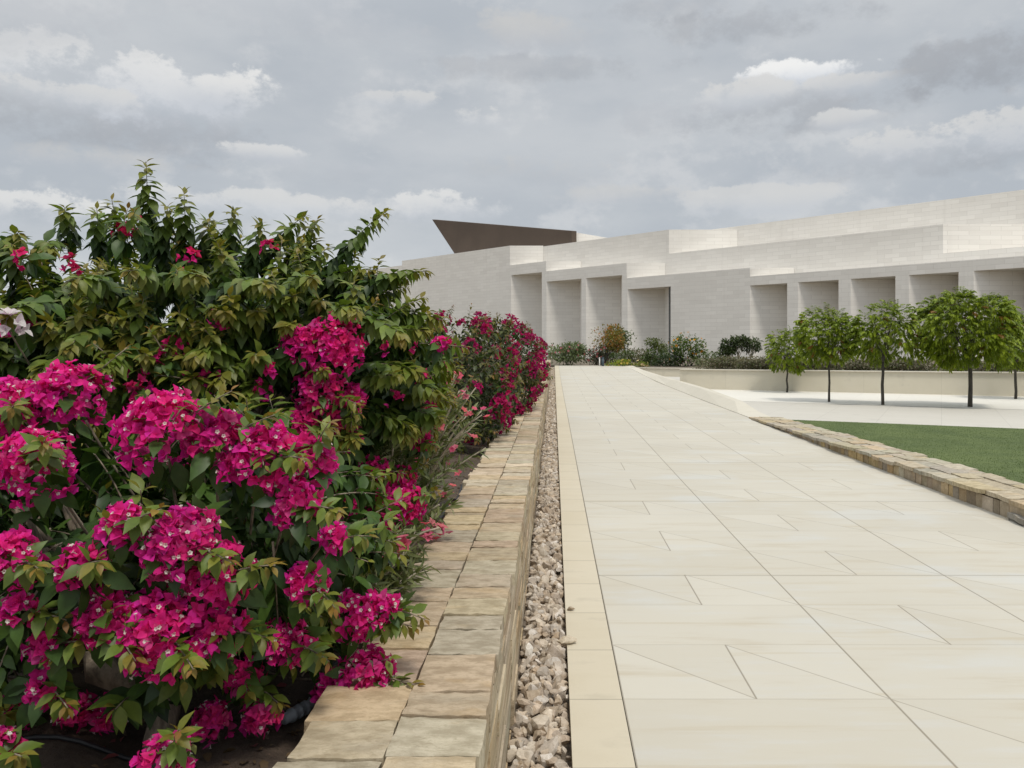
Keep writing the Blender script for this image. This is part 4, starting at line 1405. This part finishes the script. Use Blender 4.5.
# ------------------------------------------------------------------ planting in front of the building
def rand_dirs(n): return nrm(rng.normal(size=(n, 3)))
def shrub(name, label, cat, px, base_py, Y, wpx, hpx, cols, n, leaf=.09, trunk=0.0, flowers=None, nf=0, depth=.9, tpl=None, group=None, z0=None, fpart='blossom', pale=False, lumps=7):
    s = Y / FPX
    b = np.array([(px - VX) * s, Y, EYE - (base_py - VY) * s])
    if z0 is not None: b[2] = z0
    H, W = hpx * s, wpx * s / 2
    root = empty(name, b, label, cat, group)
    wood, lv, fl = MB(), MB(), MB()
    th = trunk * H
    cz = b[2] + th + (H - th) / 2
    rz = (H - th) / 2
    L = [(np.array([b[0], Y, cz]), np.array([W * .8, W * depth * .8, rz * .85]))]
    for k in range(lumps):
        a = rng.uniform(0, 6.28); q = rng.uniform(.35, .6)
        L.append((np.array([b[0] + math.cos(a) * W * q, Y + math.sin(a) * W * depth * q, cz + rng.uniform(-.5, .55) * rz]), np.array([W, W * depth, rz]) * rng.uniform(.32, .5)))
    for k in range(8 if trunk else 12):
        c, r = L[k % len(L)]
        tgt = c + rng.normal(size=3) * r * .3
        st = b + (np.array([0, 0, th * .8]) if trunk else rng.normal(size=3) * np.array([W * .2, W * .2, 0]))
        wood.tube(np.linspace(st, tgt, 5) + rng.normal(size=(5, 3)) * .02, np.linspace(.02, .006, 5), 5)
    if trunk:
        wood.tube(np.linspace(b - (0, 0, .1), b + (0, 0, th * 1.1), 4) + rng.normal(size=(4, 3)) * .01, [.06, .05, .045, .04], 8)
    pts, nn = [], []
    k = rng.integers(len(L), size=n)
    Cc = np.array([l[0] for l in L])[k]; Rr = np.array([l[1] for l in L])[k]
    d = rand_dirs(n)
    p = Cc + d * Rr * rng.uniform(.5, 1.08, (n, 1))
    p[:, 2] = np.maximum(p[:, 2], b[2] + .02)
    cols = np.array(cols)
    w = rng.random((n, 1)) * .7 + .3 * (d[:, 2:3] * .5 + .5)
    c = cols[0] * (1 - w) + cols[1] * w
    if len(cols) > 2:
        m = rng.random(n) < .25
        c[m] = cols[2]
    c = c * (1 + rng.normal(size=(n, 1)) * .15)
    lv.inst(tpl or LEAF_LO, frames(d + rng.normal(size=(n, 3)) * .6, rng.normal(size=(n, 3)) * .5 + np.array([0, 0, 1.])) * (leaf * rng.uniform(.7, 1.3, n))[:, None, None], p, np.clip(c, .004, .7))
    wood.build('trunk' if trunk else 'stems', M_PALE if pale else M_TRUNK, root)
    lv.build('crown' if trunk else 'foliage', M_LEAF, root)
    if flowers is not None:
        k = rng.integers(len(L), size=nf); d = rand_dirs(nf); d[:, 1] = -abs(d[:, 1])
        p = np.array([l[0] for l in L])[k] + d * np.array([l[1] for l in L])[k] * 1.06
        for j in range(nf):
            petal_flower(fl, p[j], d[j], leaf * rng.uniform(.5, .8), np.clip(np.array(flowers) * (1 + rng.normal() * .12), .01, .9))
        fl.build(fpart, M_BRACT, root)
    return root
DK = [(.05, .085, .022), (.125, .175, .045)]
GG = [(.09, .125, .05), (.19, .235, .10)]
OL = [(.05, .06, .02), (.12, .12, .035)]
BR = [(.12, .11, .065), (.22, .19, .12), (.13, .16, .06)]
shrub('oleander_bush', 'grey-green bush with pale pink flowers just beyond the end of the walkway', 'bush', 566, 368, 49, 62, 29, GG, 2300, .14, 0, (.50, .20, .20), 26)
shrub('oleander_bush', 'pinkish oleander bush beside the dark bush behind the walkway end', 'bush', 597, 368, 48.5, 36, 23, [(.05, .06, .035), (.11, .11, .065)], 800, .13, 0, (.55, .20, .19), 34)
shrub('dark_shrub', 'low dark shrub between the pink bush and the orange tree', 'shrub', 617, 369, 50.5, 52, 22, DK, 1500, .12)
shrub('flame_tree', 'small round tree with orange-brown leaves at the walkway end', 'tree', 606.5, 368, 48, 42, 45, [(.12, .14, .025), (.30, .23, .045), (.42, .18, .045)], 2300, .13, .30)
shrub('olive_tree', 'slim grey-green young tree right behind the orange tree', 'tree', 625, 366, 54, 26, 40, GG, 1000, .13, .42)
shrub('lily_bed', 'low yellow-green flowering clump along the far walkway edge', 'flowers', 617, 368.5, 46.6, 30, 9.5, [(.18, .26, .02), (.38, .46, .04)], 800, .12, 0, (.65, .55, .12), 22, .5, NARROW)
shrub('lily_bed', 'clump of yellow-green blades with cream flowers left of the small olive green tree', 'flowers', 640, 369, 46.5, 20, 9, [(.16, .24, .02), (.36, .44, .05)], 500, .12, 0, (.72, .62, .32), 26, .5, NARROW)
shrub('dark_shrub', 'low dark shrub behind the cream-flowered clump', 'shrub', 640, 366, 51, 70, 19, BR, 1600, .12)
shrub('young_tree', 'short olive green tree before the dark glazed opening', 'tree', 655, 368, 50, 30, 31, [(.07, .095, .025), (.16, .19, .045)], 700, .13, .42)
shrub('dark_shrub', 'dark green low bush at the foot of the short olive green tree', 'shrub', 656, 370, 48.8, 34, 23, DK, 1000, .13)
shrub('golden_bush', 'tall dark bush topped with golden yellow flowers', 'bush', 687, 371, 47, 46, 41, [(.05, .10, .018), (.15, .21, .038)], 2000, .13, 0, (.70, .36, .02), 30)
shrub('dark_shrub', 'blue-green spreading bush right of the golden flowered one', 'shrub', 668, 371, 47.5, 40, 26, [(.025, .05, .02), (.06, .09, .035)], 700, .13)
for (px, w, h, lab) in [(728, 21, 33, 'left tree of three dark little trees with pale stems'), (738.5, 22, 37, 'middle and tallest tree of three dark little trees with pale stems'), (750.5, 25, 35, 'right tree of three dark little trees with pale stems')]:
    shrub('young_tree', lab, 'tree', px, 371, 44, w, h, [(.035, .06, .02), (.10, .135, .045)], 900, .12, .46, pale=True, group='dark little trees behind the terrace wall')
shrub('dark_shrub', 'low grey-green shrub left of the three dark little trees', 'shrub', 711, 371, 45, 50, 20, GG, 1300, .12)

# brownish clipped hedge behind the terrace wall, one plant after another
hl = ['dry brownish hedge plant behind the terrace wall under the three dark trees', 'brown hedge plant behind the terrace wall left of the smallest plaza tree',
      'brown hedge stretch seen between the first two plaza trees', 'hedge stretch behind the see-through plaza tree', 'hedge stretch left of the largest plaza tree trunk', 'hedge stretch at the right edge behind the largest tree']
for k, (px, Y) in enumerate([(727, 36), (762, 34.5), (806, 33), (856, 31), (912, 29.5), (985, 27.5)]):
    r = shrub('hedge', hl[k], 'hedge', px, 371 + k * .3, Y, [74, 66, 72, 80, 90, 120][k], 18 + k * 1.0, BR, 3200, .09, depth=.45, lumps=22, z0=.5)

# posts by the orange tree
def post(name, px, py, Y, h, w, mat, label, capm):
    s = Y / FPX
    x, z = (px - VX) * s, EYE - (py - VY) * s
    root = empty(name, (x, Y, z), label, 'post')
    mb = MB(); mb.tube([(x, Y, z - .2), (x, Y, z + h)], [w, w], 12); mb.build('shaft', mat, root)
    mb = MB(); mb.tube([(x, Y, z + h + .002), (x, Y, z + h + .05)], [w * 1.15, w * .9], 12); mb.build('cap', capm, root)
post('bollard', 602.8, 366.5, 46.3, .52, .085, M_POST, 'short dark blue-grey bollard at the foot of the orange tree', M_POST)
post('bollard', 599.6, 366.5, 46.4, .50, .035, M_LIGHTP, 'thin white post beside the dark bollard', M_LIGHTP)
